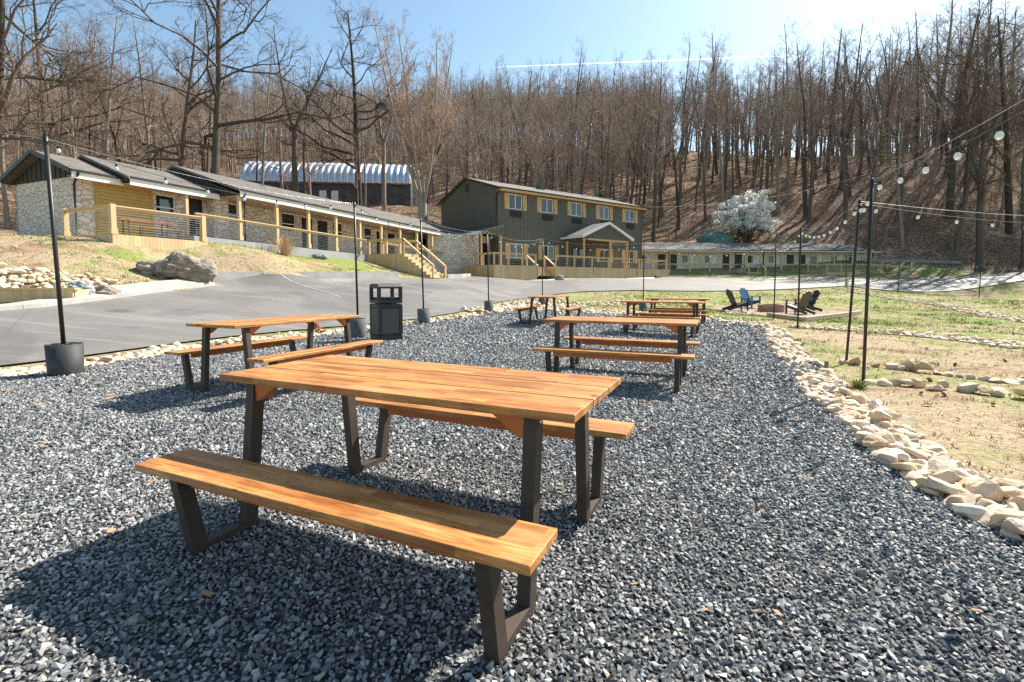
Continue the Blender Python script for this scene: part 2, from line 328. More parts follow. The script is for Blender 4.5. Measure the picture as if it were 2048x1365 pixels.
# ------------------------------------------------------------------ terrain
FL = dict(o=(-17.4, 19.65), u=(.39029, .92069)); FS = dict(o=(-1.2, 43.4), u=(.80830, .58876)); FR_ = dict(o=(15.2, 56.5), u=(.99742, .07176))
def fw(F, a, b):
    u = F['u']; return (F['o'][0] + a * u[0] + b * u[1], F['o'][1] + a * u[1] - b * u[0])
def yaw(F): return math.atan2(F['u'][1], F['u'][0])
CP = [(0,0,0),(-6,0,0),(-4,3,0),(0,3,0),(3,3,0),(-6.5,4,0),(0,5.5,0),(-4,8,0),(0,8,0),(4,8,0),(6,11,0),(0,11,.04),(-3,14,.03),(-5,10.5,0),(1,13.5,.10),(1,15,.12),
 (5,14.6,0),(-.9,17.8,.13),(1.35,22,.25),(5.6,21,.02),(7.6,13,0),(0,-12,0),(-12,-12,0),(12,-12,-.1),(-40,-30,0),(40,-30,-.2),(0,-40,0),
 (5,3,-.02),(4.2,5.75,0),(8,5,-.06),(8,0,-.06),(11,21,-.1),(13,23.5,-.1),(15,21,-.1),(12,12,-.06),(20,25,-.05),(20,15,-.12),(30,20,-.12),(45,30,.1),(34.9,36.5,.2),(28.8,36.6,.55),
 (8.4,32,.71),(.6,26.5,.45),(26,38,1.0),(42,40,1.45),(50,41,1.6),(14,50,1.78),(36,52,1.9),(44,44,1.9),(50,47,2.4),(62,47,2.6),(90,46,3),
 (37,54.2,1.95),(41,54.4,2.0),(45,52.8,2.1),(33,54.2,2.0),(16,55,2.25),(30,56,2.25),(43,57,2.4),(42,57.2,3.2),(45,55.5,2.9),(50.5,54.4,2.8),(56,53.4,2.9),(47,60.5,5),(15,62,4.5),(30,65,6),(43,64,6.5),(31,68,7.6),
 (-2.4,40,1.7),(-1.4,38.4,1.68),(6,44,1.75),(15.4,50,1.9),(0,45,1.9),(14.5,56,2.6),(-7.5,52.5,7.0),(-10,56,8.3),(6,62,6),(14,66,6.5),
 (-22.8,22,3.1),(-27,22,3.4),(-20,17,2.85),(-17,15.5,2.4),(-17,13.4,1.5),(-14,16.5,2.0),(-13.4,13.2,1.12),(-12.6,14.3,1.2),(-16,11,.8),(-22,12,2),(-30,14,3.2),(-20,6,.8),(-40,6,2),
 (-11.2,10.5,.57),(-11.0,12.1,.66),(-10.95,14.6,.87),(-13.2,12.3,.66),(-10.9,17.6,1.12),(-11.0,18.2,1.12),(-10.5,18.4,1.10),(-8.65,22.25,1.22),(-8.2,21.9,1.2),(-6.1,26.8,1.36),(-5.6,26.4,1.33),
 (-11.6,18.6,1.58),(-12.3,19.1,1.62),(-9.15,22.65,1.7),(-9.9,23.0,1.76),(-6.7,27.2,1.80),(-7.4,27.6,1.84),(-13.5,7,.45),(-14,2,.15),
 (-9,8.5,.16),(-8.5,12,.40),(-8,15,.60),(-8,18,.95),(-5.5,20,.75),(-4.5,25,1.2),(-3.8,28,1.35),(-2,22,.5),(-2,33,1.45),(3,35,1.1),(8,42,1.45),(-3,17.5,.2),(-5,13,.1),
 (-24,60.5,10.9),(-13,62,10.6),(-34,60,11.5),(-24,72,13.5),(-34,74,14.5),(-12,74,13.5),(-35,40,6.5),(-30,30,4.3),(-45,30,7.5),(-60,40,14),(-50,60,16),(-20,45,7.2),(-15,50,7.6),
 (0,80,16),(15,90,20),(20,75,10.5),(40,80,15),(-10,100,25),(0,150,45),(-60,150,46),(-150,150,44),(60,150,41),(-40,100,27),(-90,90,26),(-120,60,20),(-70,60,18),
 (53,60.5,10.2),(52,57.6,5.6),(70,68,17.5),(72,80,24),(100,90,27),(90,60,19),(110,110,29),(60,90,21),(60,110,27),(75,52,9),(30,110,27),(30,90,19),
 (0,210,56),(-150,240,58),(150,210,47),(230,160,42),(-240,150,46),(-240,50,28),(230,50,26),(-240,-60,6),(230,-60,2),(120,40,8),(120,0,0),(-120,0,8),(80,20,.3)]
def fp(a, b, z): x, y = fw(FL, a, b); CP.append((x, y, z))
for a, b, z in ((6,2.5,3.0),(12,2.5,2.75),(20,2.5,2.3),(27,2.4,1.8),(-.4,3.3,2.62),(3.1,3.3,2.8),(0,-7.5,3.5),(10,-8,4.6),(20,-8.5,5.8),(28,-9,6.8),(10,-2,3.1),(20,-2,2.9),(12,6,1.75),(15.6,8.0,1.36),(15.6,5,2.0),(15.6,2.5,2.6),(20,5,1.95),(5,5.5,2.4)): fp(a, b, z)
CP = np.array(CP, float)
def kern(d2): return np.sqrt(d2 + .6)
_n = len(CP); _S = 30.
_A = np.zeros((_n + 3, _n + 3)); _d = ((CP[:, None, :2] - CP[None, :, :2]) ** 2).sum(-1)
_A[:_n, :_n] = kern(_d) / _S - np.eye(_n) * 2e-3; _P = np.c_[np.ones(_n), CP[:, :2] / _S]; _A[:_n, _n:] = _P; _A[_n:, :_n] = _P.T
_W = np.linalg.solve(_A, np.r_[CP[:, 2], np.zeros(3)])
def hz(x, y):
    x = np.atleast_1d(np.asarray(x, float)); y = np.atleast_1d(np.asarray(y, float)); out = np.empty(x.size)
    xr, yr = x.ravel(), y.ravel()
    for i in range(0, x.size, 20000):
        X = xr[i:i + 20000]; Y = yr[i:i + 20000]
        K = kern((X[:, None] - CP[None, :, 0]) ** 2 + (Y[:, None] - CP[None, :, 1]) ** 2) / _S
        out[i:i + 20000] = K @ _W[:_n] + _W[_n] + _W[_n + 1] * X / _S + _W[_n + 2] * Y / _S
    # the gravel court is levelled dead flat near the tables
    s = np.clip((yr - 8.5) / 3, 0, 1); ins = (1 - s * s * (3 - 2 * s)) * np.clip((xr + 7.6) / 1.2, 0, 1) * np.clip((5.5 - xr) / 1.5, 0, 1) * np.clip((yr + 9) / 3, 0, 1)
    return (out * (1 - ins)).reshape(x.shape)
def z1(x, y): return float(hz(x, y)[0])
HILLX = [-400, -60, -34, -27, -20, -14, -9, 0, 10, 16, 30, 43, 47, 52, 60, 80, 400]
HILLY = [18, 22, 25.5, 31, 40, 49, 55, 59, 63, 62.5, 63.5, 61, 57.5, 52.8, 51, 50.5, 45]
def hill(x, y): return np.clip((y - np.interp(x, HILLX, HILLY)) / 3 + .5, 0, 1)
def spaced(lo, hi, f0, f1, fine, grow):
    a = list(np.arange(f0, f1 + 1e-6, fine)); s = fine; x = a[-1]
    while x < hi: s *= grow; x += s; a.append(x)
    s = fine; x = a[0]; b = []
    while x > lo: s *= grow; x -= s; b.append(x)
    return np.array(b[::-1] + a)
gx = spaced(-420, 420, -26, 24, .4, 1.035); gy = spaced(-90, 420, -2, 34, .4, 1.03)
XX, YY = np.meshgrid(gx, gy); ZZ = hz(XX, YY); LEAF = hill(XX, YY)
bumps = np.array([mnoise.fractal((x * .11, y * .11, 3.3), 1, 2, 4) for x, y in zip(XX.ravel(), YY.ravel())]).reshape(XX.shape)
ZZ = ZZ + bumps * LEAF * .7
nx, ny = len(gx), len(gy); idx = np.arange(nx * ny).reshape(ny, nx)
F = np.stack([idx[:-1, :-1], idx[:-1, 1:], idx[1:, 1:], idx[1:, :-1]], -1).reshape(-1, 4)
ground = grid_obj('ground', np.stack([XX, YY, ZZ], -1).reshape(-1, 3), F, M['ground'])
at_ = ground.data.attributes.new('leaf', 'FLOAT', 'POINT'); at_.data.foreach_set('value', LEAF.ravel().astype(np.float32))
def lush(x, y):
    a = (x - FL['o'][0]) * FL['u'][0] + (y - FL['o'][1]) * FL['u'][1]
    left = np.where(a < 5, -.05, .02); right = np.interp(np.hypot(x, y), [4, 9, 14, 26, 40], [-.04, -.025, .0, .025, .015])
    return np.where(x < -8, left, right)
at_ = ground.data.attributes.new('lush', 'FLOAT', 'POINT'); at_.data.foreach_set('value', lush(XX, YY).ravel().astype(np.float32))
tag(ground, 'patchy spring lawn rising into a leaf covered hillside', 'ground', kind='structure')

def catmull(P, step=.5, closed=False):
    P = [np.array(p, float) for p in P]; out = []; n = len(P); rng = range(n if closed else n - 1)
    for i in rng:
        g = (lambda k: P[k % n]) if closed else (lambda k: P[min(max(k, 0), n - 1)])
        p0, p1, p2, p3 = g(i - 1), g(i), g(i + 1), g(i + 2); m = max(1, int(np.linalg.norm(p2 - p1) / step))
        for j in range(m):
            t_ = j / m; out.append(.5 * ((2 * p1) + (p2 - p0) * t_ + (2 * p0 - 5 * p1 + 4 * p2 - p3) * t_ ** 2 + (3 * p1 - p0 - 3 * p2 + p3) * t_ ** 3))
    if not closed: out.append(P[-1])
    return np.array(out)
def inside(poly, x, y):
    r = np.zeros(np.shape(x), bool); n = len(poly)
    for i in range(n):
        (x0, y0), (x1, y1) = poly[i], poly[i - 1]
        c_ = ((y0 > y) != (y1 > y)) & (x < (x1 - x0) * (y - y0) / (y1 - y0 + 1e-12) + x0); r ^= c_
    return r
def drape(name, poly, lift, mat, cell=1., kind='structure', label=None, cat=None):
    from mathutils.geometry import delaunay_2d_cdt
    poly = [tuple(map(float, p)) for p in poly]; nb = len(poly); lo = np.min(poly, 0); hi = np.max(poly, 0)
    X, Y = np.meshgrid(np.arange(lo[0], hi[0], cell), np.arange(lo[1], hi[1], cell)); X, Y = X.ravel(), Y.ravel(); k = inside(poly, X, Y)
    pts = [Vector(p) for p in poly] + [Vector(p) for p in zip(X[k], Y[k])]
    co, _, fs, *_r = delaunay_2d_cdt(pts, [(i, (i + 1) % nb) for i in range(nb)], [], 0, 1e-5)
    xy = np.array([tuple(v) for v in co]); fs = np.array(fs); c = xy[fs].mean(1); fs = fs[inside(poly, c[:, 0], c[:, 1])]
    o = grid_obj(name, np.c_[xy, hz(xy[:, 0], xy[:, 1]) + lift], fs, mat, True)
    return tag(o, label, cat, kind=kind)
near_edge = catmull([(-13, -8), (-9.6, 1), (-7.65, 5.4), (-6.95, 7.2), (-6.42, 9.55), (-5.15, 11.75), (-3.0, 15.1), (-2.0, 17.5), (-1.2, 19.6), (-.55, 22.0), (1.3, 26.6), (4.2, 30.6), (8.6, 32.6), (16, 35.2), (26, 38), (42, 40.2), (60, 41.5), (95, 42)])
far_edge = [(95, 49), (60, 48.5), (51, 48), (46, 49.5), (41, 52.6), (36, 53.4), (17, 52.6)] + [fw(FS, a, 4.0) for a in (18.8, 12, 6, 0, -3.1)] + [(-3.3, 37.3), (-3.2, 34), (-3.9, 32.4), (-4.9, 30.2), (-6.3, 27.1), (-8.85, 22.1), (-11.1, 18.2), (-10.85, 17.6), (-10.9, 14.6), (-10.95, 12.1), (-11.2, 10.4), (-12.2, 7.5), (-14, 2), (-18, -8)]
road_poly = [tuple(p) for p in near_edge] + [tuple(p) for p in far_edge]
drape('road', road_poly, .035, M['asphalt'], .5, label='weathered grey asphalt parking lot and driveway', cat='road')
# low edge of the asphalt, a dark kerb strip along the lawn side
mbk = MB()
kp = [p for p in near_edge if p[1] > 24 and p[0] < 60]
for p, q in zip(kp[:-1], kp[1:]):
    mbk.bar((p[0], p[1], z1(*p) + .0), (q[0], q[1], z1(*q) + .0), .12, .13)
tag(mbk.build('road_kerb', M['asphalt']), 'low dark asphalt kerb along the lawn', 'kerb', kind='structure')
# parking bay lines
mbl = MB()
for s_ in (2.2, 4.9, 7.6, 10.2):
    p0 = np.array([-11.0, 18.6]) + np.array([.503, .864]) * s_; p1 = p0 + np.array([.80, -.60]) * 4.2; w_ = np.array([.6, .8]) * .022; ks = 12
    for k in range(ks):
        a_, b_ = p0 + (p1 - p0) * (k / ks) + np.array([.3, -.22]), p0 + (p1 - p0) * ((k + .92) / ks) + np.array([.3, -.22])
        mbl.poly([(q[0], q[1], z1(*q) + .052) for q in (a_ - w_, b_ - w_, b_ + w_, a_ + w_)])
tag(mbl.build('parking_line', M['linepaint'], fix=False), 'faded white parking bay lines on the asphalt', 'road marking', kind='structure')
# gravel court
grav_right = catmull([(3.0, -3), (2.75, 1), (2.72, 2.5), (2.88, 3.15), (3.22, 4.0), (3.6, 5.2), (4.2, 6.4), (4.75, 7.8), (5.5, 9.5), (6.7, 12), (7.2, 14), (6.7, 16.2)])
grav_far = catmull([(6.7, 16.2), (5.4, 17.8), (3.6, 18.6), (1.8, 19.3), (.2, 19.2), (-1.0, 17.6)])
grav_left = catmull([(-1.0, 17.6), (-2.6, 14.9), (-4.7, 11.4), (-5.95, 9.4), (-6.4, 7.2), (-7.0, 5.6), (-8.4, 1), (-9.5, -3)])
grav_poly = [tuple(p) for p in grav_right[:-1]] + [tuple(p) for p in grav_far[:-1]] + [tuple(p) for p in grav_left]
drape('gravel_bed', grav_poly, .012, M['bed'], 1., kind='structure', label='dark crushed stone bed under the picnic tables', cat='gravel')
# concrete walk by the left lawn, with its kerb
walk_in = [(-10.95, 17.9), (-10.95, 14.6), (-11.0, 12.1), (-11.25, 10.4), (-12.3, 7.5), (-14.2, 2)]
walk_out = [(-16.5, 2), (-14.6, 7.6), (-13.2, 10.6), (-12.0, 12.3), (-11.75, 14.6), (-11.3, 18.1)]
wi = catmull(walk_in); wo_ = catmull(walk_out)
drape('pavement', [tuple(p) for p in wi] + [tuple(p) for p in wo_], .11, M['walk'], .5, label='narrow concrete walk curving along the asphalt', cat='pavement')
mbk = MB()
for p, q in zip(wi[:-1], wi[1:]): mbk.bar((p[0], p[1], z1(*p) + .045), (q[0], q[1], z1(*q) + .045), .16, .16)
tag(mbk.build('pavement_kerb', M['concrete']), 'pale concrete kerb of the curved walk', 'kerb', kind='structure')

# ------------------------------------------------------------------ building helpers (local x along the front, y into the building)
def wall_cells(mb, x0, x1, zb, zt, opens, y=0., deep=.14):
    """front skin at y with rectangular openings and their reveals; zb, zt give bottom and top"""
    xs = sorted({x0, x1, *[o[0] for o in opens], *[o[1] for o in opens]}); zs = sorted({zb, zt, *[o[2] for o in opens], *[o[3] for o in opens]})
    for i in range(len(xs) - 1):
        for j in range(len(zs) - 1):
            cx, cz = (xs[i] + xs[i + 1]) / 2, (zs[j] + zs[j + 1]) / 2
            if any(o[0] < cx < o[1] and o[2] < cz < o[3] for o in opens): continue
            mb.poly([(xs[i], y, zs[j]), (xs[i + 1], y, zs[j]), (xs[i + 1], y, zs[j + 1]), (xs[i], y, zs[j + 1])])
    for a, b, c_, d_ in [o[:4] for o in opens]:
        mb.poly([(a, y, c_), (a, y + deep, c_), (a, y + deep, d_), (a, y, d_)]); mb.poly([(b, y, c_), (b, y, d_), (b, y + deep, d_), (b, y + deep, c_)])
        mb.poly([(a, y, d_), (a, y + deep, d_), (b, y + deep, d_), (b, y, d_)]); mb.poly([(a, y, c_), (b, y, c_), (b, y + deep, c_), (a, y + deep, c_)])
def window(par, off, x0, x1, z0, z1_, y, style, fm='white', bar=.055):
    mb = MB(off)
    mb.bb(x0, x1, y, y + .06, z1_ - bar, z1_); mb.bb(x0, x1, y, y + .06, z0, z0 + bar); mb.bb(x0, x0 + bar, y, y + .06, z0 + bar, z1_ - bar); mb.bb(x1 - bar, x1, y, y + .06, z0 + bar, z1_ - bar)
    if style == 'slider': xm = (x0 + x1) / 2; mb.bb(xm - bar / 2, xm + bar / 2, y + .005, y + .055, z0 + bar, z1_ - bar)
    else: zm = z0 + (z1_ - z0) * .42; mb.bb(x0 + bar, x1 - bar, y + .005, y + .055, zm - bar / 2, zm + bar / 2)
    w = mb.build('window', M[fm], par)
    g = MB(off); g.bb(x0 + bar, x1 - bar, y + .036, y + .046, z0 + bar, z1_ - bar); g.build('pane', M['glass'], w)
    return w
def door(par, off, x0, x1, z0, z1_, y, side=1):
    mb = MB(off); mb.bb(x0, x1, y, y + .05, z0, z1_)
    for k in range(2):
        for j in range(2):
            xa = x0 + (x1 - x0) * (.14 + .40 * k); za = z0 + (z1_ - z0) * (.08 + .47 * j)
            mb.bb(xa, xa + (x1 - x0) * .32, y - .012, y, za, za + (z1_ - z0) * .38)
    d_ = mb.build('door', M['door'], par)
    h = MB(off); hx = x1 - .1 if side > 0 else x0 + .1; h.box((hx, y - .045, z0 + 1.0), (.03, .09, .03)); h.box((hx - .05 * side, y - .08, z0 + 1.0), (.13, .025, .025)); h.build('handle', M['metal'], d_)
    return d_
def post(par, off, x, y, z0, z1_, w=.14, name='post', mat='lumber', foot=True):
    mb = MB(off); mb.box((x, y, (z0 + z1_) / 2), (w, w, z1_ - z0))
    if foot: mb.box((x, y, z0 + .11), (w + .05, w + .05, .22))
    return mb.build(name, M[mat], par)
def railing(par, off, pts, floor, h=.97, cables=8, posts=True, zslope=None):
    """posts at the points, flat top rail, thin steel cables between"""
    mb = MB(off); zz = [floor if zslope is None else zslope(p) for p in pts]
    for i in range(len(pts) - 1):
        p, q = pts[i], pts[i + 1]
        mb.bar((p[0], p[1], zz[i] + h), (q[0], q[1], zz[i + 1] + h), .14, .045); mb.bar((p[0], p[1], zz[i] + h - .07), (q[0], q[1], zz[i + 1] + h - .07), .04, .09)
    if posts:
        for p, z in zip(pts, zz): mb.box((p[0], p[1], z + h / 2), (.11, .11, h - .03))
    r_ = mb.build('railing', M['lumber'], par)
    if cables:
        cb = MB(off)
        for i in range(len(pts) - 1):
            p, q = pts[i], pts[i + 1]
            for k in range(cables): t_ = (k + .8) / (cables + .6) * (h - .1); cb.bar((p[0], p[1], zz[i] + t_), (q[0], q[1], zz[i + 1] + t_), .010, .010)
        cb.build('cable', M['wire'], r_)
    return r_
def skirt(mb, p, q, ztop, zb, w=.14, t=.03):
    """upright boards from p to q, each board its own block; zb(x, y) gives the lower end"""
    p, q = np.array(p, float), np.array(q, float); L = np.linalg.norm(q - p); n = max(1, int(round(L / w))); d_ = (q - p) / L; rz = math.atan2(d_[1], d_[0])
    for k in range(n):
        c_ = p + d_ * (k + .5) * L / n; b_ = zb(c_[0], c_[1])
        if ztop - b_ > .05: mb.box((c_[0], c_[1], (ztop + b_) / 2), (L / n - .008, t, ztop - b_), rz)
def slope_roof(mb, x0, x1, eave, ridge, th=.13, y_e=None):
    """one slope: eave=(y,z) ridge=(y,z)"""
    (ya, za), (yb, zb) = eave, ridge
    mb.prism([(ya, za), (yb, zb), (yb, zb + th), (ya, za + th * .8)], 'x', x0, x1)
def local_ground(F, zb): return lambda x, y: z1(*fw(F, x, -y)) - .05

# ------------------------------------------------------------------ long stone motel on the left
ZB = 2.9; off = (0, 0, -ZB)
mot = thing('stone_motel', 'long single storey motel of cream painted fieldstone with a covered porch', 'motel', (*FL['o'], ZB), yaw(FL))
YW = .4
wins = [(3.32, 4.23, 4.36, 5.38, 's'), (6.67, 7.55, 4.45, 5.50, 's'), (10.41, 11.46, 4.37, 5.48, 's'), (14.6, 15.55, 4.32, 5.4, 's'), (17.8, 18.65, 4.27, 5.38, 's'), (21.8, 22.65, 4.2, 5.33, 's'), (25.35, 26.2, 4.15, 5.3, 's'), (29.6, 30.4, 4.1, 5.2, 's')]
doors = [(4.72, 5.56, 3.32), (11.9, 12.78, 3.24), (13.22, 14.1, 3.22), (19.15, 20.0, 3.1), (20.55, 21.42, 3.08), (27.0, 27.75, 2.96), (28.2, 29.1, 2.94)]
ops = [w[:4] for w in wins] + [(d[0], d[1], d[2], d[2] + 2.12) for d in doors]
mb = MB(off); wall_cells(mb, .3, 30.8, 2.6, 5.72, ops, YW)
mb.poly([(.3, YW, 2.3), (.3, YW, 5.72), (.3, 5.2, 5.72), (.3, 5.2, 2.3)]); mb.bb(.3, 30.8, 5.0, 5.2, 2.6, 5.6)
mb.bb(5.75, 6.55, YW - .55, YW + .01, 2.9, 5.66)     # stone pier beside the first door
mb.build('stone_wall', M['stone'], mot)
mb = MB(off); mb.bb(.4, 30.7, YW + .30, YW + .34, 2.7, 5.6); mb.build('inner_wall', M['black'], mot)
for w in wins: window(mot, off, *w[:4], YW + .07, 'sash')
for k, d in enumerate(doors): door(mot, off, d[0], d[1], d[2], d[2] + 2.12, YW + .06, 1 if k % 2 else -1)
mb = MB(off)                                        # horizontal cedar panel between two trims
for k in range(16): mb.bb(1.0, 3.06, YW - .045, YW - .005, 3.32 + k * .146, 3.32 + k * .146 + .132)
mb.bb(.9, 1.0, YW - .07, YW - .003, 3.1, 5.68); mb.bb(3.06, 3.16, YW - .07, YW - .003, 3.1, 5.68); mb.build('board_panel', M['panel'], mot)
RA = dict(x=(-.05, 1.75), e=(0., 5.60), r=(2.7, 6.62), b=(5.45, 5.60)); 
mb = MB(off)
slope_roof(mb, -.08, 1.9, (-.02, 5.62), (2.7, 6.62)); slope_roof(mb, -.08, 1.9, (5.5, 5.60), (2.7, 6.62))
slope_roof(mb, 1.62, 6.0, (-.67, 5.62), (2.7, 6.84)); slope_roof(mb, 1.62, 6.0, (6.1, 5.60), (2.7, 6.84))
mb.build('roof', M['shingle'], mot)
mb = MB(off)
ze0, ze1 = 5.70, 5.50
def sl(x, y, z): return (x, y, z)
for (ya, yb, s0) in ((-2.15, 2.7, 1), (7.4, 2.7, -1)):
    p = [(5.62, ya, ze0), (30.6, ya, ze1 - .02), (30.6, yb, 7.28), (5.62, yb, 7.28)]
    mb.add(p + [(x, y, z + .12) for x, y, z in p], [(0, 1, 2, 3), (4, 5, 6, 7), (0, 1, 5, 4), (1, 2, 6, 5), (2, 3, 7, 6), (3, 0, 4, 7)])
mb.build('porch_roof', M['shingle'], mot)
mb = MB(off)                                        # dark gable triangles with battens
for x, ya, yb, yc, z0, zr in ((.27, -.0, 5.45, 2.7, 5.62, 6.6), (1.66, -.62, 6.0, 2.7, 5.60, 6.8), (5.66, -2.1, 7.3, 2.7, 5.58, 7.24)):
    mb.poly([(x, ya, z0 - .06), (x, yb, z0 - .06), (x, yb, z0), (x, yc, zr), (x, ya, z0)])
    n = int((yb - ya) / .36)
    for k in range(1, n):
        yy = ya + k * (yb - ya) / n; zt = z0 + (zr - z0) * (1 - abs(yy - yc) / (yc - ya)); mb.bb(x - .03, x - .002, yy - .022, yy + .022, z0 - .05, zt)
mb.build('gable_siding', M['gable'], mot)
mb = MB(off)                                        # white fascia boards
mb.bb(-.06, 1.75, -.06, -.03, 5.40, 5.66); mb.bb(1.66, 5.68, -.71, -.68, 5.38, 5.66)
mb.add([(5.66, -2.20, 5.44), (30.6, -2.20, 5.22), (30.6, -2.20, 5.50), (5.66, -2.20, 5.74), (5.66, -2.16, 5.44), (30.6, -2.16, 5.22), (30.6, -2.16, 5.50), (5.66, -2.16, 5.74)], [(0, 1, 2, 3), (4, 5, 6, 7), (0, 1, 5, 4), (2, 3, 7, 6), (0, 3, 7, 4), (1, 2, 6, 5)])
mb.bb(-.1, -.07, 5.3, 5.5, 5.42, 5.62)
mb.build('fascia', M['white'], mot)
mb = MB(off)
mb.bar((-.08, -.10, 5.69), (1.7, -.10, 5.69), .07, .08); mb.bar((1.66, -.75, 5.69), (5.68, -.75, 5.69), .07, .08); mb.bar((5.66, -2.24, 5.76), (30.6, -2.24, 5.53), .07, .08)
mb.bar((-.12, -.06, 5.66), (-.12, 2.7, 6.70), .05, .17); mb.bar((-.12, 5.5, 5.64), (-.12, 2.7, 6.70), .05, .17)
mb.build('gutter', M['black'], mot)
mb = MB(off)
mb.tube([(.16, -.13, 5.64), (.10, -.02, 5.45), (.16, .28, 5.2), (.16, .28, 2.6)], .05, 8); mb.build('downspout', M['black'], mot)
mb = MB(off); mb.tube([(5.9, -2.25, 5.6), (5.9, -2.13, 5.45), (5.9, -2.13, 2.9), (5.9, -2.3, 2.82)], .05, 8); mb.build('downspout', M['black'], mot)
mb = MB(off)
mb.poly([(5.66, -2.16, 5.53), (30.6, -2.16, 5.31), (30.6, YW, 5.31), (5.66, YW, 5.53)]); mb.poly([(1.66, -.68, 5.47), (5.66, -.68, 5.47), (5.66, YW, 5.47), (1.66, YW, 5.47)]); mb.poly([(-.06, -.03, 5.49), (1.66, -.03, 5.49), (1.66, YW, 5.49), (-.06, YW, 5.49)])
mb.build('soffit', M['soffit'], mot, fix=False)
flo = lambda p: 3.34 - .45 * (p[0] - 5.7) / 22.
mb = MB(off)
p = [(3.3, -2.2, 2.35), (28.6, -2.2, 1.6), (28.6, YW, 1.6), (3.3, YW, 2.35)]; q = [(3.3, -2.2, 3.34), (28.6, -2.2, 2.87), (28.6, YW, 2.87), (3.3, YW, 3.34)]
mb.add(p + q, [(3, 2, 1, 0), (4, 5, 6, 7), (0, 1, 5, 4), (1, 2, 6, 5), (2, 3, 7, 6), (3, 0, 4, 7)]); mb.build('porch_slab', M['slab'], mot)
PX = [5.72 + 2.17 * k for k in range(11)]
for x in PX: post(mot, off, x, -2.02, flo((x, 0)), 5.50 - .22 * (x - 5.66) / 25, .15)
post(mot, off, 4.1, -.55, 3.05, 5.48, .13)
railing(mot, off, [(3.45, -2.08), (PX[0], -2.08), (PX[1], -2.08), (PX[2], -2.08), (PX[3], -2.08), (PX[4], -2.08), (14.95, -2.08)], 0, .97, 9, False, flo)
railing(mot, off, [(16.4, -2.08)] + [(x, -2.08) for x in PX[5:]], 0, .97, 9, False, flo)
mb = MB(off)
for x in (8, 12.5, 17, 21.5, 26): mb = MB(off); mb.lathe([(.001, 0), (.09, 0), (.09, -.02), (.001, -.02)], (x, -1., 5.50 - .22 * (x - 5.66) / 25 - .005), 12); mb.build('downlight', M['white'], mot)

# deck at the left end, with its own rails
ZD = 2.55
dk = thing('wooden_deck', 'small pine deck holding a folding table in front of the cedar board panel', 'deck', (*fw(FL, 0, 3.0), ZD), yaw(FL))
off2 = (0, 3.0, -ZD)
mb = MB(off2)
for k in range(23): mb.bb(-.32, 3.28, -3.0 + k * .145, -3.0 + k * .145 + .138, 3.0, 3.04)
mb.build('deck_floor', M['lumber'], dk)
g_ = lambda x, y: min(2.75, z1(*fw(FL, x, -y))) - .12
for p, q in (((-.34, -3.03), (3.3, -3.03)), ((-.34, .35), (-.34, -3.0)), ((3.3, -3.03), (3.3, -2.25))): mb = MB(off2); skirt(mb, p, q, 3.02, g_); mb.build('skirt_board', M['lumber'], dk)
railing(dk, off2, [(-.25, .15), (-.25, -2.93)], 3.04, 1.05, 9, False); railing(dk, off2, [(-.25, -2.93), (3.2, -2.93)], 3.04, 1.05, 9, False)
for x, y in ((-.25, .15), (-.25, -2.93), (3.2, -2.93)): post(dk, off2, x, y, 3.04, 4.15, .17)

# landing and stair down to the asphalt
A0, A1, BL = 14.9, 16.45, 5.1
ls = thing('timber_stair', 'long pine landing with a stair down to the asphalt from the motel porch', 'staircase', (*fw(FL, 15.6, 5), 1.8), yaw(FL)); off3 = (-15.6, 5, -1.8)
ZL = 3.16; mb = MB(off3); nk = int((BL - 2.2) / .142)
for k in range(nk): mb.bb(A0, A1, -BL + k * .142, -BL + k * .142 + .135, ZL - .04, ZL)
mb.build('landing_floor', M['lumber'], ls)
gl = local_ground(FL, 0)
for x in (A0 - .01, A1 + .02): mb = MB(off3); skirt(mb, (x, -BL), (x, -2.2), ZL - .02, gl); mb.build('skirt_board', M['lumber'], ls)
NR = 9; run = .275; rise = (ZL - 1.42) / NR
for k in range(1, NR):
    mb = MB(off3); y = -BL - (k - 1) * run; z = ZL - k * rise
    mb.bb(A0 - .05, A1 + .06, y - run - .02, y, z - .04, z); mb.bb(A0, A1 + .02, y - .03, y - .005, z, z + rise - .04); mb.build('tread', M['lumber'], ls)
for x in (A0 - .03, A1 + .04):
    mb = MB(off3); n = int((NR - 1) * run / .14)
    for k in range(n):
        y = -BL - (k + .5) * .14; zt = ZL - (math.floor((-BL - y) / run) + 1) * rise - .03; zb = z1(*fw(FL, x, -y)) - .05
        if zt - zb > .03: mb.box((x, y, (zt + zb) / 2), (.03, .132, zt - zb))
    mb.build('stair_side', M['lumber'], ls)
yb_ = -BL - (NR - 1) * run
mb = MB(off3); mb.bb(A0 - .15, A1 + .2, yb_ - .75, yb_ + .05, 1.0, 1.44); mb.build('concrete_foot', M['concrete'], ls)
for x in (A0 + .05, A1 - .04):
    railing(ls, off3, [(x, -2.3), (x, -3.7), (x, -BL + .08)], ZL, .95, 7)
    railing(ls, off3, [(x, -BL + .08), (x, yb_ + .08)], 0, .95, 6, True, lambda p: ZL if p[1] > -BL else 1.45)

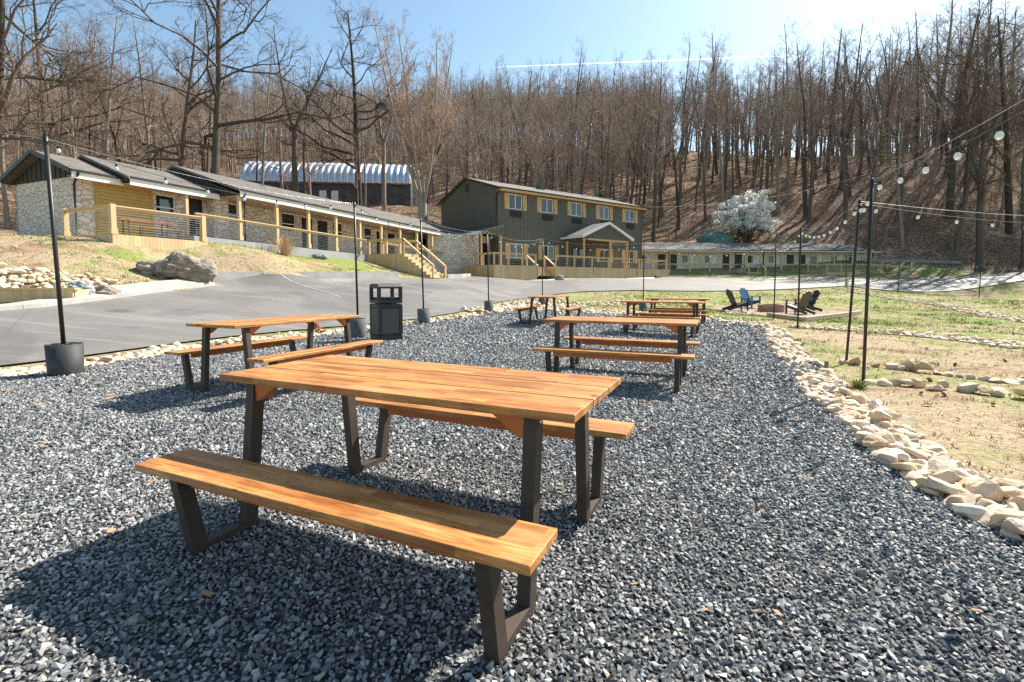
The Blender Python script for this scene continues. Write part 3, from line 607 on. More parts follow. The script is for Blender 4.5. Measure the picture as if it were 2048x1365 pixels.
# retaining wall in front of the lawn
def block_wall(name, label, pts, w, top, mat, bottom=-.4):
    x0, y0 = pts[0]; o = MB((-x0, -y0, -z1(x0, y0)))
    for (p, q), (ta, tb) in zip(zip(pts[:-1], pts[1:]), zip(top[:-1], top[1:])):
        d_ = np.array(q) - np.array(p); d_ = d_ / np.linalg.norm(d_); n_ = np.array([-d_[1], d_[0]]) * w
        b = [(*p, ta + bottom - .5), (*q, tb + bottom - .5), (*(np.array(q) + n_), tb + bottom - .5), (*(np.array(p) + n_), ta + bottom - .5)]; c_ = [(*p, ta), (*q, tb), (*(np.array(q) + n_), tb), (*(np.array(p) + n_), ta)]
        o.add(b + c_, [(0, 1, 5, 4), (1, 2, 6, 5), (2, 3, 7, 6), (3, 0, 4, 7), (4, 5, 6, 7)])
    ob = o.build(name, M[mat]); ob.location = (x0, y0, z1(x0, y0)); tag(ob, label, 'wall'); return ob
block_wall('retaining_wall', 'low concrete retaining wall between the asphalt and the motel lawn', [(-11.15, 18.25), (-8.75, 22.35), (-6.25, 26.9)], .3, [1.64, 1.76, 1.86], 'concrete')
block_wall('retaining_wall', 'short dark retaining wall between the stair and the lodge deck', [(-4.2, 32.0), (-3.4, 34), (-3.1, 36.9)], .3, [1.85, 1.9, 2.0], 'concrete')
# timber planter at the far left
pl = thing('timber_planter', 'low pine board planter edge below a heap of pale rocks', 'planter', (-13.1, 12.2, .6), 0)
off6 = (13.1, -12.2, -.6)
mb = MB(off6); skirt(mb, (-17.5, 11.9), (-11.35, 12.65), 1.04, lambda x, y: z1(x, y) - .08, .17); mb.build('front_board', M['lumber'], pl)
mb = MB(off6); skirt(mb, (-11.35, 12.68), (-11.5, 13.6), 1.04, lambda x, y: z1(x, y) - .1, .17); mb.build('side_board', M['lumber'], pl)
mb = MB(off6); mb.bar((-17.5, 11.95, 1.065), (-11.28, 12.7, 1.065), .2, .045); mb.build('cap_rail', M['lumber'], pl)

# ------------------------------------------------------------------ two storey lodge
ZB = 1.7; off = (0, 0, -ZB); LS, DP = 19.35, 10.6
lod = thing('lodge', 'two storey olive grey lodge with board and batten siding and pine shutters', 'building', (*FS['o'], ZB), yaw(FS))
UW = [(1.13, 2.64), (4.85, 6.36), (8.64, 10.15), (12.57, 14.08), (16.56, 18.06)]
LW = [(1.23, 2.76), (5.0, 6.52), (12.66, 14.18), (16.63, 18.15)]
opens = [(a, b, 7.93, 9.27) for a, b in UW] + [(a, b, 3.56, 4.88) for a, b in LW] + [(8.74, 10.72, 2.78, 4.86)]
mb = MB(off); wall_cells(mb, 0, LS, 1.5, 9.62, opens, 0, .12)
mb.poly([(0, 0, 1.5), (0, 0, 9.62), (0, DP / 2, 11.25), (0, DP, 9.62), (0, DP, 1.5)]); mb.poly([(LS, 0, 1.5), (LS, DP, 1.5), (LS, DP, 9.62), (LS, DP / 2, 11.25), (LS, 0, 9.62)]); mb.poly([(0, DP, 1.5), (0, DP, 9.62), (LS, DP, 9.62), (LS, DP, 1.5)])
mb.build('wall', M['siding'], lod, fix=False)
mb = MB(off)
def free(x, z0, z1_): return [o for o in opens if o[0] - .06 < x < o[1] + .06]
x = .02
while x < LS:
    segs = [(1.5, 6.88), (7.06, 9.6)]
    for o in free(x, 0, 0):
        ns = []
        for a, b in segs:
            if o[2] > a and o[3] < b: ns += [(a, o[2] - .07), (o[3] + .07, b)]
            else: ns.append((a, b))
        segs = ns
    for a, b in segs: mb.bb(x - .024, x + .024, -.022, -.002, a, b)
    x += .4075
mb.bb(-.02, LS + .02, -.035, -.002, 6.9, 7.05); mb.bb(-.03, .09, -.04, -.0015, 1.5, 9.6); mb.bb(LS - .09, LS + .03, -.04, -.0015, 1.5, 9.6)
y = .4
while y < DP - .2:
    zt = 9.6 + (11.2 - 9.6) * (1 - abs(y - DP / 2) / (DP / 2))
    for a, b in ((1.5, 6.55), (6.68, 9.35), (9.46, zt)): mb.bb(-.024, -.002, y - .024, y + .024, a, b)
    y += .43
mb.bb(-.03, -.003, .1, DP, 6.56, 6.67); mb.bb(-.03, -.003, .1, DP, 9.36, 9.45)
mb.build('batten', M['siding'], lod)
mb = MB(off); slope_roof(mb, -.22, LS + .3, (-.5, 9.52), (DP / 2, 11.30)); slope_roof(mb, -.22, LS + .3, (DP + .5, 9.52), (DP / 2, 11.30)); mb.build('roof', M['shingle2'], lod)
mb = MB(off); mb.bb(-.2, LS + .28, -.52, -.49, 9.36, 9.54); mb.bb(-.2, LS + .28, -.49, -.003, 9.40, 9.43); mb.build('fascia', M['shutter'], lod)
mb = MB(off); mb.bar((-.22, -.57, 9.60), (LS + .3, -.57, 9.60), .11, .1); mb.bar((-.25, -.5, 9.57), (-.25, DP / 2, 11.36), .05, .16); mb.bar((-.25, DP + .5, 9.57), (-.25, DP / 2, 11.36), .05, .16); mb.build('gutter', M['black'], lod)
mb = MB(off); mb.tube([(-.1, -.55, 9.52), (-.12, -.3, 9.3), (-.09, .22, 9.05), (-.09, .22, 5.9)], .055, 8); mb.build('downspout', M['black'], lod)
mb = MB(off); mb.tube([(LS + .15, -.55, 9.52), (LS + .1, -.3, 9.3), (LS + .09, .2, 9.0), (LS + .09, .2, 2.8)], .055, 8); mb.build('downspout', M['black'], lod)
mb = MB(off); mb.bb(-.06, -.004, 4.95, 5.65, 10.1, 10.75); mb.build('gable_vent', M['gable'], lod)
mb = MB(off); mb.bb(7.6, 8.3, 3.6, 4.2, 10.5, 11.55); mb.bb(7.7, 8.2, 3.7, 4.1, 11.55, 11.7); mb.build('chimney', M['siding'], lod)
for a, b in UW: window(lod, off, a, b, 7.93, 9.27, .04, 'slider', 'white', .07)
for a, b in LW: window(lod, off, a, b, 3.56, 4.88, .04, 'slider', 'white', .07)
def shutter(x0, x1, z0, z1_):
    mb = MB(off); n = 3; w = (x1 - x0) / n
    for k in range(n): mb.bb(x0 + k * w + .004, x0 + (k + 1) * w - .004, -.045, -.003, z0, z1_)
    mb.bb(x0, x1, -.07, -.045, z0 + .02, z0 + .13); mb.bb(x0, x1, -.07, -.045, z1_ - .13, z1_ - .02); mb.bar((x0 + .06, -.0575, z0 + .13), (x1 - .06, -.0575, z1_ - .13), .02, .10)
    return mb.build('shutter', M['shutter'], lod)
for z0, z1_, ws in ((7.9, 9.3, UW), (3.5, 4.92, LW)):
    for a, b in ws: shutter(a - .48, a - .05, z0, z1_); shutter(b + .05, b + .48, z0, z1_)
for a, z in [(x[0] + .16, 7.25) for x in UW] + [(1.35, 2.85)]:
    mb = MB(off); mb.bb(a, a + 1.22, -.12, -.003, z, z + .5)
    for k in range(6): mb.bb(a + .03, a + 1.19, -.15, -.12, z + .05 + k * .075, z + .05 + k * .075 + .03)
    mb.build('air_conditioner', M['gable'], lod)
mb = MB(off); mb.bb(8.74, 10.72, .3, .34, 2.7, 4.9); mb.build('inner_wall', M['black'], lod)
for k in (0, 1):
    d_ = door(lod, off, 8.76 + k * .98, 9.71 + k * .98, 2.78, 4.84, .05, 1 if k == 0 else -1)
    g = MB(off); g.bb(8.90 + k * .98, 9.57 + k * .98, .036, .046 - .012, 3.75, 4.7); g.build('pane', M['glass'], d_)
# portico
PF = 2.75
mb = MB(off); mb.prism([(7.35, 5.62), (10.85, 7.02), (10.85, 7.16), (7.3, 5.74)], 'y', -PF - .3, -.02); mb.prism([(14.35, 5.62), (10.85, 7.02), (10.85, 7.16), (14.4, 5.74)], 'y', -PF - .3, -.02); mb.build('portico_roof', M['shingle2'], lod)
mb = MB(off); mb.prism([(7.32, 5.5), (7.3, 5.76), (10.85, 7.18), (10.85, 6.96)], 'y', -PF - .35, -PF - .303); mb.prism([(14.38, 5.5), (14.4, 5.76), (10.85, 7.18), (10.85, 6.96)], 'y', -PF - .35, -PF - .303); mb.bb(7.27, 7.3, -PF - .3, -.03, 5.52, 5.7); mb.bb(14.4, 14.43, -PF - .3, -.03, 5.52, 5.7); mb.build('portico_fascia', M['white'], lod)
mb = MB(off); mb.prism([(7.6, 5.52), (14.1, 5.52), (14.1, 5.62), (10.85, 6.93), (7.6, 5.62)], 'y', -PF - .06, -PF)
for k in range(1, 16):
    x = 7.6 + k * 6.5 / 16; mb.bb(x - .02, x + .02, -PF - .085, -PF - .06, 5.53, 5.6 + 1.28 * (1 - abs(x - 10.85) / 3.25))
mb.build('portico_gable', M['siding'], lod)
mb = MB(off); mb.poly([(7.35, -PF - .3, 5.58), (10.85, -PF - .3, 6.98), (10.85, -.03, 6.98), (7.35, -.03, 5.58)]); mb.poly([(14.35, -PF - .3, 5.58), (10.85, -PF - .3, 6.98), (10.85, -.03, 6.98), (14.35, -.03, 5.58)]); mb.bb(7.7, 14.0, -PF, -PF + .12, 5.35, 5.518); mb.build('portico_soffit', M['shutter'], lod, fix=False)
for x, y in ((7.85, -2.68), (13.85, -2.68), (7.85, -.35), (13.85, -.35), (11.4, -2.68)): post(lod, off, x, y, 2.74, 5.36, .16)
for x in (7.95, 13.95):
    mb = MB(off); mb.tube([(x, -PF - .38, 5.6), (x, -PF - .2, 5.4), (x, -2.85, 5.2), (x, -2.85, 2.9), (x, -3.92, 2.7), (x, -3.92, 1.85)], .05, 8); mb.build('downspout', M['black'], lod)
# lean-to porch on the left gable wall, joining the motel
mb = MB(off)
p = [(-2.45, -.95, 5.52), (.02, -.95, 6.22), (.02, 7, 6.22), (-2.45, 7, 5.52)]; mb.add(p + [(x, y, z + .12) for x, y, z in p], [(0, 1, 2, 3), (4, 5, 6, 7), (0, 1, 5, 4), (1, 2, 6, 5), (2, 3, 7, 6), (3, 0, 4, 7)]); mb.build('lean_to_roof', M['shingle2'], lod)
mb = MB(off); mb.bb(-2.5, -2.46, -.95, 3.2, 5.40, 5.66); mb.build('lean_to_fascia', M['white'], lod)
mb = MB(off); mb.prism([(-2.4, 5.42), (-.01, 5.42), (-.01, 6.2), (-2.4, 5.52)], 'y', -.97, -.9)
for k in range(1, 6): x = -2.4 + k * .4; mb.bb(x - .02, x + .02, -.99, -.97, 5.43, 5.52 + .68 * k / 6)
mb.build('lean_to_gable', M['siding'], lod)
mb = MB(off); wall_cells(mb, -6.2, -.003, 1.5, 5.5, [(-.95, -.15, 2.8, 4.88)], 1.3); mb.bb(-2.55, -2.1, -.55, -.1, 1.6, 5.4); mb.build('stone_wall', M['stone'], lod)
door(lod, off, -.95, -.15, 2.8, 4.88, 1.36)
post(lod, off, -2.32, -.8, 2.72, 5.42, .16); post(lod, off, -.3, -.8, 2.72, 5.42, .14)
mb = MB(off); mb.tube([(-2.6, -.9, 5.5), (-2.55, -.95, 5.3), (-2.55, -.95, 1.9)], .05, 8); mb.build('downspout', M['black'], lod)
# deck along the lodge front
ldk = thing('wooden_deck', 'wide pine deck with a board skirt along the front of the lodge', 'deck', (*fw(FS, 8, 3.84), 1.8), yaw(FS)); off4 = (-8, 3.84, -1.8); ZD = 2.74
mb = MB(off4)
for k in range(27):
    y0 = -3.84 + k * .142
    if y0 < -2.4: mb.bb(-3.07, 1.25, y0, y0 + .135, ZD - .04, ZD); mb.bb(3.35, 19.1, y0, y0 + .135, ZD - .04, ZD)
    else: mb.bb(-3.07, 19.1, y0, y0 + .135, ZD - .04, ZD)
mb.build('deck_floor', M['lumber'], ldk)
gs = lambda x, y: min(z1(*fw(FS, x, -y)), 2.0) - .12
for p, q in (((-3.07, -3.86), (1.25, -3.86)), ((3.35, -3.86), (19.1, -3.86)), ((-3.09, 1.2), (-3.09, -3.84)), ((1.27, -2.42), (1.27, -3.84)), ((3.33, -3.84), (3.33, -2.42)), ((19.12, -3.84), (19.12, -.1))): mb = MB(off4); skirt(mb, p, q, ZD - .02, gs); mb.build('skirt_board', M['lumber'], ldk)
for k in range(1, 5):
    mb = MB(off4); y = -2.42 - (k - 1) * .3; z = ZD - k * .2; mb.bb(1.3, 3.3, y - .32, y, z - .04, z); mb.bb(1.3, 3.3, y - .02, y, z, z + .16); mb.build('tread', M['lumber'], ldk)
railing(ldk, off4, [(-3.0, -.6), (-3.0, -2.2), (-3.0, -3.76), (-1.6, -3.76), (-.2, -3.76), (1.2, -3.76)], ZD, .96, 5)
railing(ldk, off4, [(3.42, -3.76)] + [(3.42 + 2.2 * k, -3.76) for k in range(1, 8)] + [(19.0, -3.76)], ZD, .96, 5)
for x in (1.32, 3.3): railing(ldk, off4, [(x, -2.4), (x, -3.9)], 0, .95, 0, True, lambda p: ZD if p[1] > -3 else 1.8)
railing(ldk, off4, [(19.0, -3.76), (19.0, -.3)], ZD, .96, 5)

# ------------------------------------------------------------------ far motel wing
ZB = 2.2; off = (0, 0, -ZB)
far = thing('far_motel', 'low far motel wing with cream stone walls and black doors', 'motel', (*FR_['o'], ZB), yaw(FR_)); YW = 1.3
fd = [(2.11, 3.03), (3.59, 4.43), (10.02, 10.95), (11.5, 12.42), (17.99, 18.91), (19.6, 20.4), (25.9, 26.6)]; fwn = [(.1, 1.4), (5.01, 6.6), (7.79, 9.4), (13.08, 14.64), (15.7, 17.25), (20.95, 22.6), (23.6, 25.3)]
ops = [(a, b, 2.64, 4.74) for a, b in fd] + [(a, b, 3.7, 4.68) for a, b in fwn]
mb = MB(off); wall_cells(mb, -.5, 28.2, 2.2, 5.12, ops, YW); mb.poly([(28.2, YW, 2.2), (28.2, 7, 2.2), (28.2, 7, 5.1), (28.2, YW, 5.1)]); mb.bb(-.5, 28.2, 6.8, 7, 2.2, 5.1); mb.build('stone_wall', M['stone2'], far)
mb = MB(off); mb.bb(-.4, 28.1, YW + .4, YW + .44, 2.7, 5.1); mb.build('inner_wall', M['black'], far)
for a, b in fwn: 
    w_ = window(far, off, a, b, 3.7, 4.68, YW + .06, 'slider', 'white', .07)
    c_ = MB(off); c_.bb((a + b) / 2 + .04, b - .07, YW + .085, YW + .092, 3.77, 4.61); c_.build('curtain', M['white'], w_)
for k, (a, b) in enumerate(fd): door(far, off, a, b, 2.64, 4.74, YW + .06, 1 if k % 2 else -1)
mb = MB(off); e0, e1, zr = -.4, 8.4, 6.35
mb.add([(-.6, e0, 5.14), (28.7, e0, 5.14), (25.2, 4, zr), (-.6, 4, zr), (28.7, e1, 5.14), (-.6, e1, 5.14)], [(0, 1, 2, 3), (1, 4, 2), (3, 2, 4, 5)]); mb.build('roof', M['shingle2'], far, fix=False)
mb = MB(off); mb.poly([(-.6, e0, 5.035), (28.7, e0, 5.035), (28.7, e1, 5.035), (-.6, e1, 5.035)]); mb.build('soffit', M['white'], far, fix=False)  # white underside added to bounce light onto the shaded porch wall
mb = MB(off); mb.bb(-.6, 28.7, e0 - .03, e0 - .002, 4.98, 5.15); mb.bb(28.702, 28.73, e0, e1, 4.98, 5.15); mb.build('fascia', M['white'], far)
mb = MB(off); mb.bar((-.6, e0 - .08, 5.13), (28.7, e0 - .08, 5.13), .1, .07); mb.build('gutter', M['black'], far)
mb = MB(off); mb.bb(-.5, 28.4, -.25, YW, 2.0, 2.62); mb.build('porch_slab', M['slab'], far)
fpx = [.85, 3.0, 5.4, 7.8, 10.25, 12.1, 14.3, 16.5, 18.7, 20.9, 23.05, 25.3, 27.6]
for x in fpx: post(far, off, x, 0, 2.62, 5.03, .15)
for x in (2.85, 14.2): mb = MB(off); mb.tube([(x, -.45, 5.1), (x, -.2, 4.9), (x, -.16, 2.4)], .05, 8); mb.build('downspout', M['black'], far)
railing(far, off, [(x, -.05) for x in fpx[:5]] + [(11.4, -.05)], 2.62, .95, 6, False); railing(far, off, [(13.6, -.05)] + [(x, -.05) for x in fpx[6:10]], 2.62, .95, 6, False)
st = thing('timber_stair', 'short pine stair down from the far motel porch', 'staircase', (*fw(FR_, 12.5, 1), 1.9), yaw(FR_)); o5 = (-12.5, 1, -1.9)
mb = MB(o5); mb.bb(11.5, 13.5, -.9, -.27, 2.56, 2.6); mb.build('landing_floor', M['lumber'], st)
for k in range(1, 4): mb = MB(o5); mb.bb(11.5, 13.5, -.9 - .3 * k, -.9 - .3 * (k - 1), 2.56 - .18 * k, 2.6 - .18 * k); mb.bb(11.52, 13.48, -.9 - .3 * (k - 1) - .03, -.9 - .3 * (k - 1), 2.6 - .18 * k, 2.56 - .18 * (k - 1)); mb.build('tread', M['lumber'], st)
for x in (11.48, 13.52): mb = MB(o5); skirt(mb, (x, -.9), (x, -.27), 2.58, lambda x, y: 1.75); skirt(mb, (x, -1.8), (x, -.9), 2.2, lambda x, y: 1.75); mb.build('stair_side', M['lumber'], st)
for x in (11.52, 13.48): railing(st, o5, [(x, -.3), (x, -.9)], 2.6, .95, 5); railing(st, o5, [(x, -.9), (x, -1.85)], 0, .95, 5, True, lambda p: 2.6 if p[1] > -1 else 2.0)
rp = thing('access_ramp', 'pine deck and wheelchair ramp with rails at the far motel end', 'ramp', (*fw(FR_, 24, 1.6), 1.9), yaw(FR_)); o5 = (-24, 1.6, -1.9)
mb = MB(o5); mb.bb(20.2, 27.2, -2.6, -.27, 2.5, 2.55); mb.add([(27.2, -2.6, 2.5), (34, -2.6, 2.0), (34, -1.0, 2.0), (27.2, -1.0, 2.5), (27.2, -2.6, 2.55), (34, -2.6, 2.05), (34, -1, 2.05), (27.2, -1, 2.55)], [(0, 1, 2, 3), (4, 5, 6, 7), (0, 1, 5, 4), (2, 3, 7, 6), (1, 2, 6, 5)]); mb.build('ramp_floor', M['lumber'], rp)
for p, q in (((20.2, -2.62), (27.2, -2.62)), ((20.18, -2.6), (20.18, -.3))): mb = MB(o5); skirt(mb, p, q, 2.52, lambda x, y: 1.7); mb.build('skirt_board', M['lumber'], rp)
railing(rp, o5, [(18.4, -2.0), (20.3, -2.5), (22, -2.5), (23.7, -2.5), (25.4, -2.5), (27.1, -2.5)], 2.55, .95, 6); railing(rp, o5, [(27.1, -2.5), (29, -2.5), (31, -2.5), (33.6, -2.5)], 0, .9, 0, True, lambda p: 2.55 - .073 * (p[0] - 27.1)); railing(rp, o5, [(27.1, -1.0), (29.4, -1.0), (31.8, -1.0), (33.6, -1.0)], 0, .9, 0, True, lambda p: 2.55 - .073 * (p[0] - 27.1))
# guardrail beyond
gr = thing('guardrail', 'galvanised steel guardrail at the foot of the wooded hill', 'guardrail', (44, 56.5, z1(44, 56.5)), 0)
zz = z1(44, 56.5); mb = MB((-44, -56.5, -zz)); A_, B_ = np.array([41.5, 58.2]), np.array([50.5, 55.2])
for dz, dy in ((0, 0), (.11, -.05), (.22, 0)): mb.bar((*A_, 4.0 + dz), (*B_, 3.55 + dz), .03 + abs(dy), .10)
mb.build('rail_beam', M['railsteel'], gr)
for k in range(5):
    p = A_ + (B_ - A_) * k / 4; mb = MB((-44, -56.5, -zz)); mb.box((p[0] + .1, p[1] + .12, (z1(*p) - .2 + 4.3 - .11 * k) / 2), (.12, .15, 4.3 - .11 * k - z1(*p) + .2)); mb.build('post', M['utility'], gr)

# ------------------------------------------------------------------ quonset barn on the slope
ZB = 10.6; bx0, by0 = -33.6, 61.6; u = np.array([20.6, 1.9]); Lb = float(np.linalg.norm(u)); by = math.atan2(u[1], u[0])
barn = thing('quonset_barn', 'old barn with an arched corrugated metal roof on dark block walls', 'barn', (bx0, by0, ZB), by)
mb = MB(); wall_cells(mb, 0, Lb, -1.6, 3.6, [(9.3, 10.2, .2, 2.45), (10.75, 11.65, .2, 2.45)], 0, .1); mb.poly([(0, 0, -1.6), (0, 0, 3.6), (0, 9, 3.6), (0, 9, -1.6)]); mb.poly([(Lb, 0, -1.6), (Lb, 9, -1.6), (Lb, 9, 3.6), (Lb, 0, 3.6)]); mb.build('block_wall', M['block'], barn)
for a, b in ((9.3, 10.2), (10.75, 11.65)):
    mb = MB(); mb.bb(a, b, .05, .1, .2, 2.45)
    for k in range(2):
        for j in range(3): mb.bb(a + .1 + k * .4, a + .4 + k * .4, .035, .05, .4 + j * .68, .9 + j * .68)
    mb.build('door', M['white'], barn)
nr = 27; na = 18; per = 6; V = []; Fq = []
th = np.linspace(0, math.pi, na + 1); xs = np.linspace(-.15, Lb + .15, nr * per + 1)
for x in xs:
    ph = ((x + .15) / (Lb + .3) * nr) % 1; r_ = .26 * abs(math.sin(math.pi * ph))
    for t_ in th: V.append((x, 4.5 - (4.75 + r_) * math.cos(t_), 3.4 + (3.1 + r_) * math.sin(t_) ** .9))
n1 = na + 1
for i in range(len(xs) - 1):
    for j in range(na): Fq.append((i * n1 + j, (i + 1) * n1 + j, (i + 1) * n1 + j + 1, i * n1 + j + 1))
grid_obj('arched_roof', V, Fq, M['metal'], True, barn)
mb = MB(); mb.poly([(0.02, 4.5 - 4.7 * math.cos(t_), 3.4 + 3.05 * math.sin(t_) ** .9) for t_ in th]); mb.poly([(Lb - .02, 4.5 - 4.7 * math.cos(t_), 3.4 + 3.05 * math.sin(t_) ** .9) for t_ in th][::-1]); mb.build('end_panel', M['block'], barn, fix=False)
mb = MB(); mb.bb(-.1, Lb + .1, -.22, -.1, 3.25, 3.45); mb.build('eave_beam', M['utility'], barn)

# ------------------------------------------------------------------ picnic tables
def picnic_table():
    root = thing('picnic_table', 'x', 'picnic table', group='picnic tables on the gravel')
    L, W, H, T = 1.79, .731, .75, .031; w3 = W / 3
    mb = MB()
    for k in range(3): mb.bb(-L / 2, L / 2, -W / 2 + k * w3 + .003, -W / 2 + (k + 1) * w3 - .003, H - T, H)
    mb.build('tabletop', M['table'], root, bevel=.003)
    for s in (-1, 1):
        mb = MB(); mb.bb(-.893, .893, s * .63 - .1133, s * .63 + .1133, .405, .435); b = mb.build('bench_seat', M['table'], root, bevel=.003)
        mb = MB(); mb.bb(-.66, .66, s * .63 - .03, s * .63 + .03, .345, .403); mb.build('apron', M['brace'], b)
        for e in (-1, 1):
            P = [(.265, .716), (.335, 0), (.625, 0), (.70, .402), (.638, .402), (.573, .06), (.390, .06), (.327, .716)]
            mb = MB(); mb.prism([(s * y, z) for y, z in P], 'x', e * .697, e * .7475); lg = mb.build('leg_frame', M['legs'], root)
            mb = MB(); mb.lathe([(0, .006), (.008, .005), (.009, 0)], (0, 0, 0), 8)
            mb2 = MB(); mb2.M = np.array(Matrix.Translation((e * .7478, s * .295, .695)) @ Matrix.Rotation(e * math.pi / 2, 4, 'Y')); mb2.lathe([(0.0001, .006), (.008, .005), (.009, 0)], (0, 0, 0), 8); mb2.build('bolt', M['metal'], lg)
            mb = MB(); mb.prism([(e * .695, .717), (e * .695, .632), (e * .675, .632), (e * .555, .717)], 'y', s * .30 - .022, s * .30 + .022)
            mb.v[0] = mb.v[0]; mb.build('brace', M['brace'], root)
    return root
tb0 = picnic_table()
TABLES = [(-.4555, 2.3019, -.012, -.4289, 'nearest picnic table, broad oiled top with dark shade on its front bench'),
 (-2.691, 5.7202, .02, 1.1639, 'picnic table set at an angle in front of the black litter bin'),
 (1.3476, 6.0275, -.01, -.406, 'second picnic table of the right row, straight behind the nearest one'),
 (1.064, 13.517, None, 1.215, 'small far picnic table seen from its end beside the pale stone border'),
 (3.466, 11.239, None, -.465, 'third picnic table of the right row, in front of the farthest one'),
 (4.964, 14.595, None, -.434, 'farthest picnic table of the right row, before a grey pot with a pole')]
for i, (x, y, z, rz, lab) in enumerate(TABLES):
    o = tb0 if i == 0 else copy_tree(tb0)
    o.location = (x, y, (z1(x, y) + .01) if z is None else z); o.rotation_euler = (0, 0, rz); o['label'] = lab
# folding table with benches on the small deck
ft = thing('folding_table', 'reddish folding beer table with one bench on the small pine deck', 'table', (*fw(FL, 1.7, 1.55), 3.045), yaw(FL))
mb = MB(); mb.bb(-1.05, 1.05, -.27, .27, .73, .765); mb.build('tabletop', M['table'], ft)
for e in (-.75, .75):
    mb = MB()
    for s in (-.2, .2): mb.bar((e, s, 0), (e, s * .9, .73), .035, .035)
    mb.bar((e, -.2, .35), (e, .2, .35), .025, .025); mb.build('leg', M['legs'], ft)
fb = thing('folding_bench', 'reddish folding bench standing in front of the folding table on the deck', 'bench', (*fw(FL, 1.9, 2.2), 3.045), yaw(FL))
mb = MB(); mb.bb(-1.05, 1.05, -.13, .13, .43, .46); mb.build('seat', M['table'], fb)
for e in (-.75, .75):
    mb = MB()
    for s in (-.1, .1): mb.bar((e, s, 0), (e, s * .9, .43), .03, .03)
    mb.build('leg', M['legs'], fb)

# ------------------------------------------------------------------ litter bin
lb = thing('litter_bin', 'square black litter bin with an open hood beside the angled picnic table', 'litter bin', (-2.66, 10.3, 0), R(35))
w = .26; mb = MB(); mb.bb(-w, w, -w, w, .0, .12); mb.bb(-w + .012, w - .012, -w + .012, w - .012, .12, .72)
for sx in (-1, 1):
    for sy in (-1, 1): mb.box((sx * (w - .03), sy * (w - .03), .43), (.07, .07, .60))
mb.bb(-w - .004, w + .004, -w - .004, w + .004, .70, .77); mb.build('body', M['plastic'], lb, bevel=.008)
for rz in range(4):
    mb = MB(); mb.M = np.array(Matrix.Rotation(rz * math.pi / 2, 4, 'Z')); mb.bb(-w + .075, w - .075, -w + .001, -w + .011, .16, .67); mb.build('side_panel', mat_varied('bin_panel', (.07, .064, .058), (.10, .092, .082), 30, .6, .3, 200) if rz == 0 else bpy.data.materials['bin_panel'], lb)
mb = MB(); h = w + .005
mb.bb(-h, h, -h, h, .785, .86)
for sx in (-1, 1):
    for sy in (-1, 1): mb.box((sx * (h - .035), sy * (h - .035), .98), (.07, .07, .25))
mb.prism([(-h, 1.09), (h, 1.09), (h, 1.13), (h - .03, 1.17), (h - .09, 1.19), (-h + .09, 1.19), (-h + .03, 1.17), (-h, 1.13)], 'x', -h, h)
mb.bb(-h + .05, h - .05, -h + .045, h - .045, .86, .905); mb.build('hood', M['plastic'], lb, bevel=.01)
mb = MB(); mb.bb(-.05, .05, -w - .05, -w, .755, .785); mb.build('latch', M['black'], lb)
mb = MB()
for k, (a, b) in enumerate(((-.1, .03), (-.05, .022), (-.005, .034), (.05, .028), (.1, .02))): mb.box((w + .001, a, .055), (.004, b, .028))
mb.build('embossed_mark', M['cable'], lb)

# ------------------------------------------------------------------ light poles and string lights
def tube_curve(p, q, sag, n=14):
    p, q = np.array(p, float), np.array(q, float); t_ = np.linspace(0, 1, n + 1)[:, None]
    c = p + (q - p) * t_; c[:, 2] -= (sag * 4 * t_ * (1 - t_))[:, 0]; return c
POLES = {}
def light_pole(key, x, y, top, label, pot=None, dx=0., dy=0., r=.023):
    zg = z1(x, y) + .01; o = thing('light_pole', label, 'light pole', (x, y, zg), 0, 'string light poles'); h = top - zg
    mb = MB(); mb.tube([(0, 0, 0 if not pot else .05), (dx / 2, dy / 2, h / 2), (dx, dy, h)], r, 10); mb.build('pole', M['pole'], o)
    mb = MB(); mb.tube([(dx, dy, h - .06), (dx + .05, dy, h - .06)], .008, 6); mb.lathe([(r + .004, h - .1), (r + .004, h + .004), (0.001, h + .012)], (dx, dy, 0), 10); mb.build('cap', M['black'], o)
    if pot:
        rad, ph, mat = pot; mb = MB(); mb.lathe([(0.01, .002), (rad * .93, .002), (rad * .95, .03), (rad, ph), (rad * .94, ph), (rad * .93, ph - .05)], (0, 0, 0), 40); mb.build('pot', M[mat], o)
        mb = MB(); rg = random.Random(key); mb.lathe([(rad * .935, ph - .05), (rad * .5, ph - .03), (.001, ph - .02)], (0, 0, 0), 20)
        for k in range(130):
            a = rg.random() * 6.283; q = rad * .92 * math.sqrt(rg.random()); s = .012 + rg.random() * .014
            mb.box((q * math.cos(a), q * math.sin(a), ph - .03 + rg.random() * .022), (s * 1.5, s, s), rg.random() * 3, rg.random() * 3, rg.random() * 3)
        mb.build('gravel_fill', M['bed'], o)
    POLES[key] = (x + dx, y + dy, top - .05)
light_pole('P1', -5.76, 6.25, 3.02, 'black light pole standing in the wide black pot at the left gravel edge', (.19, .40, 'pot'), -.09, 0, .025)
light_pole('P2', -3.40, 10.75, 2.95, 'black light pole in a grey pot half hidden behind the angled picnic table', (.19, .43, 'potgrey'), -.03)
light_pole('P3', -2.55, 14.1, 3.05, 'black light pole in a grey pot right of the litter bin', (.19, .43, 'potgrey'), -.06)
light_pole('P4', -.85, 17.9, 3.10, 'black light pole in a grey pot on the stone border before the lodge deck', (.17, .42, 'potgrey'), -.05)
light_pole('P5', 1.38, 22.2, 3.25, 'black light pole in a grey pot behind the small far picnic table', (.18, .4, 'potgrey'))
light_pole('P6', 5.62, 20.9, 2.95, 'black light pole in a grey pot behind the farthest picnic tables', (.18, .38, 'potgrey'))
light_pole('R1', 4.20, 5.78, 2.40, 'thick black light pole at the right gravel border, nearest to the viewer', None, 0, 0, .019)
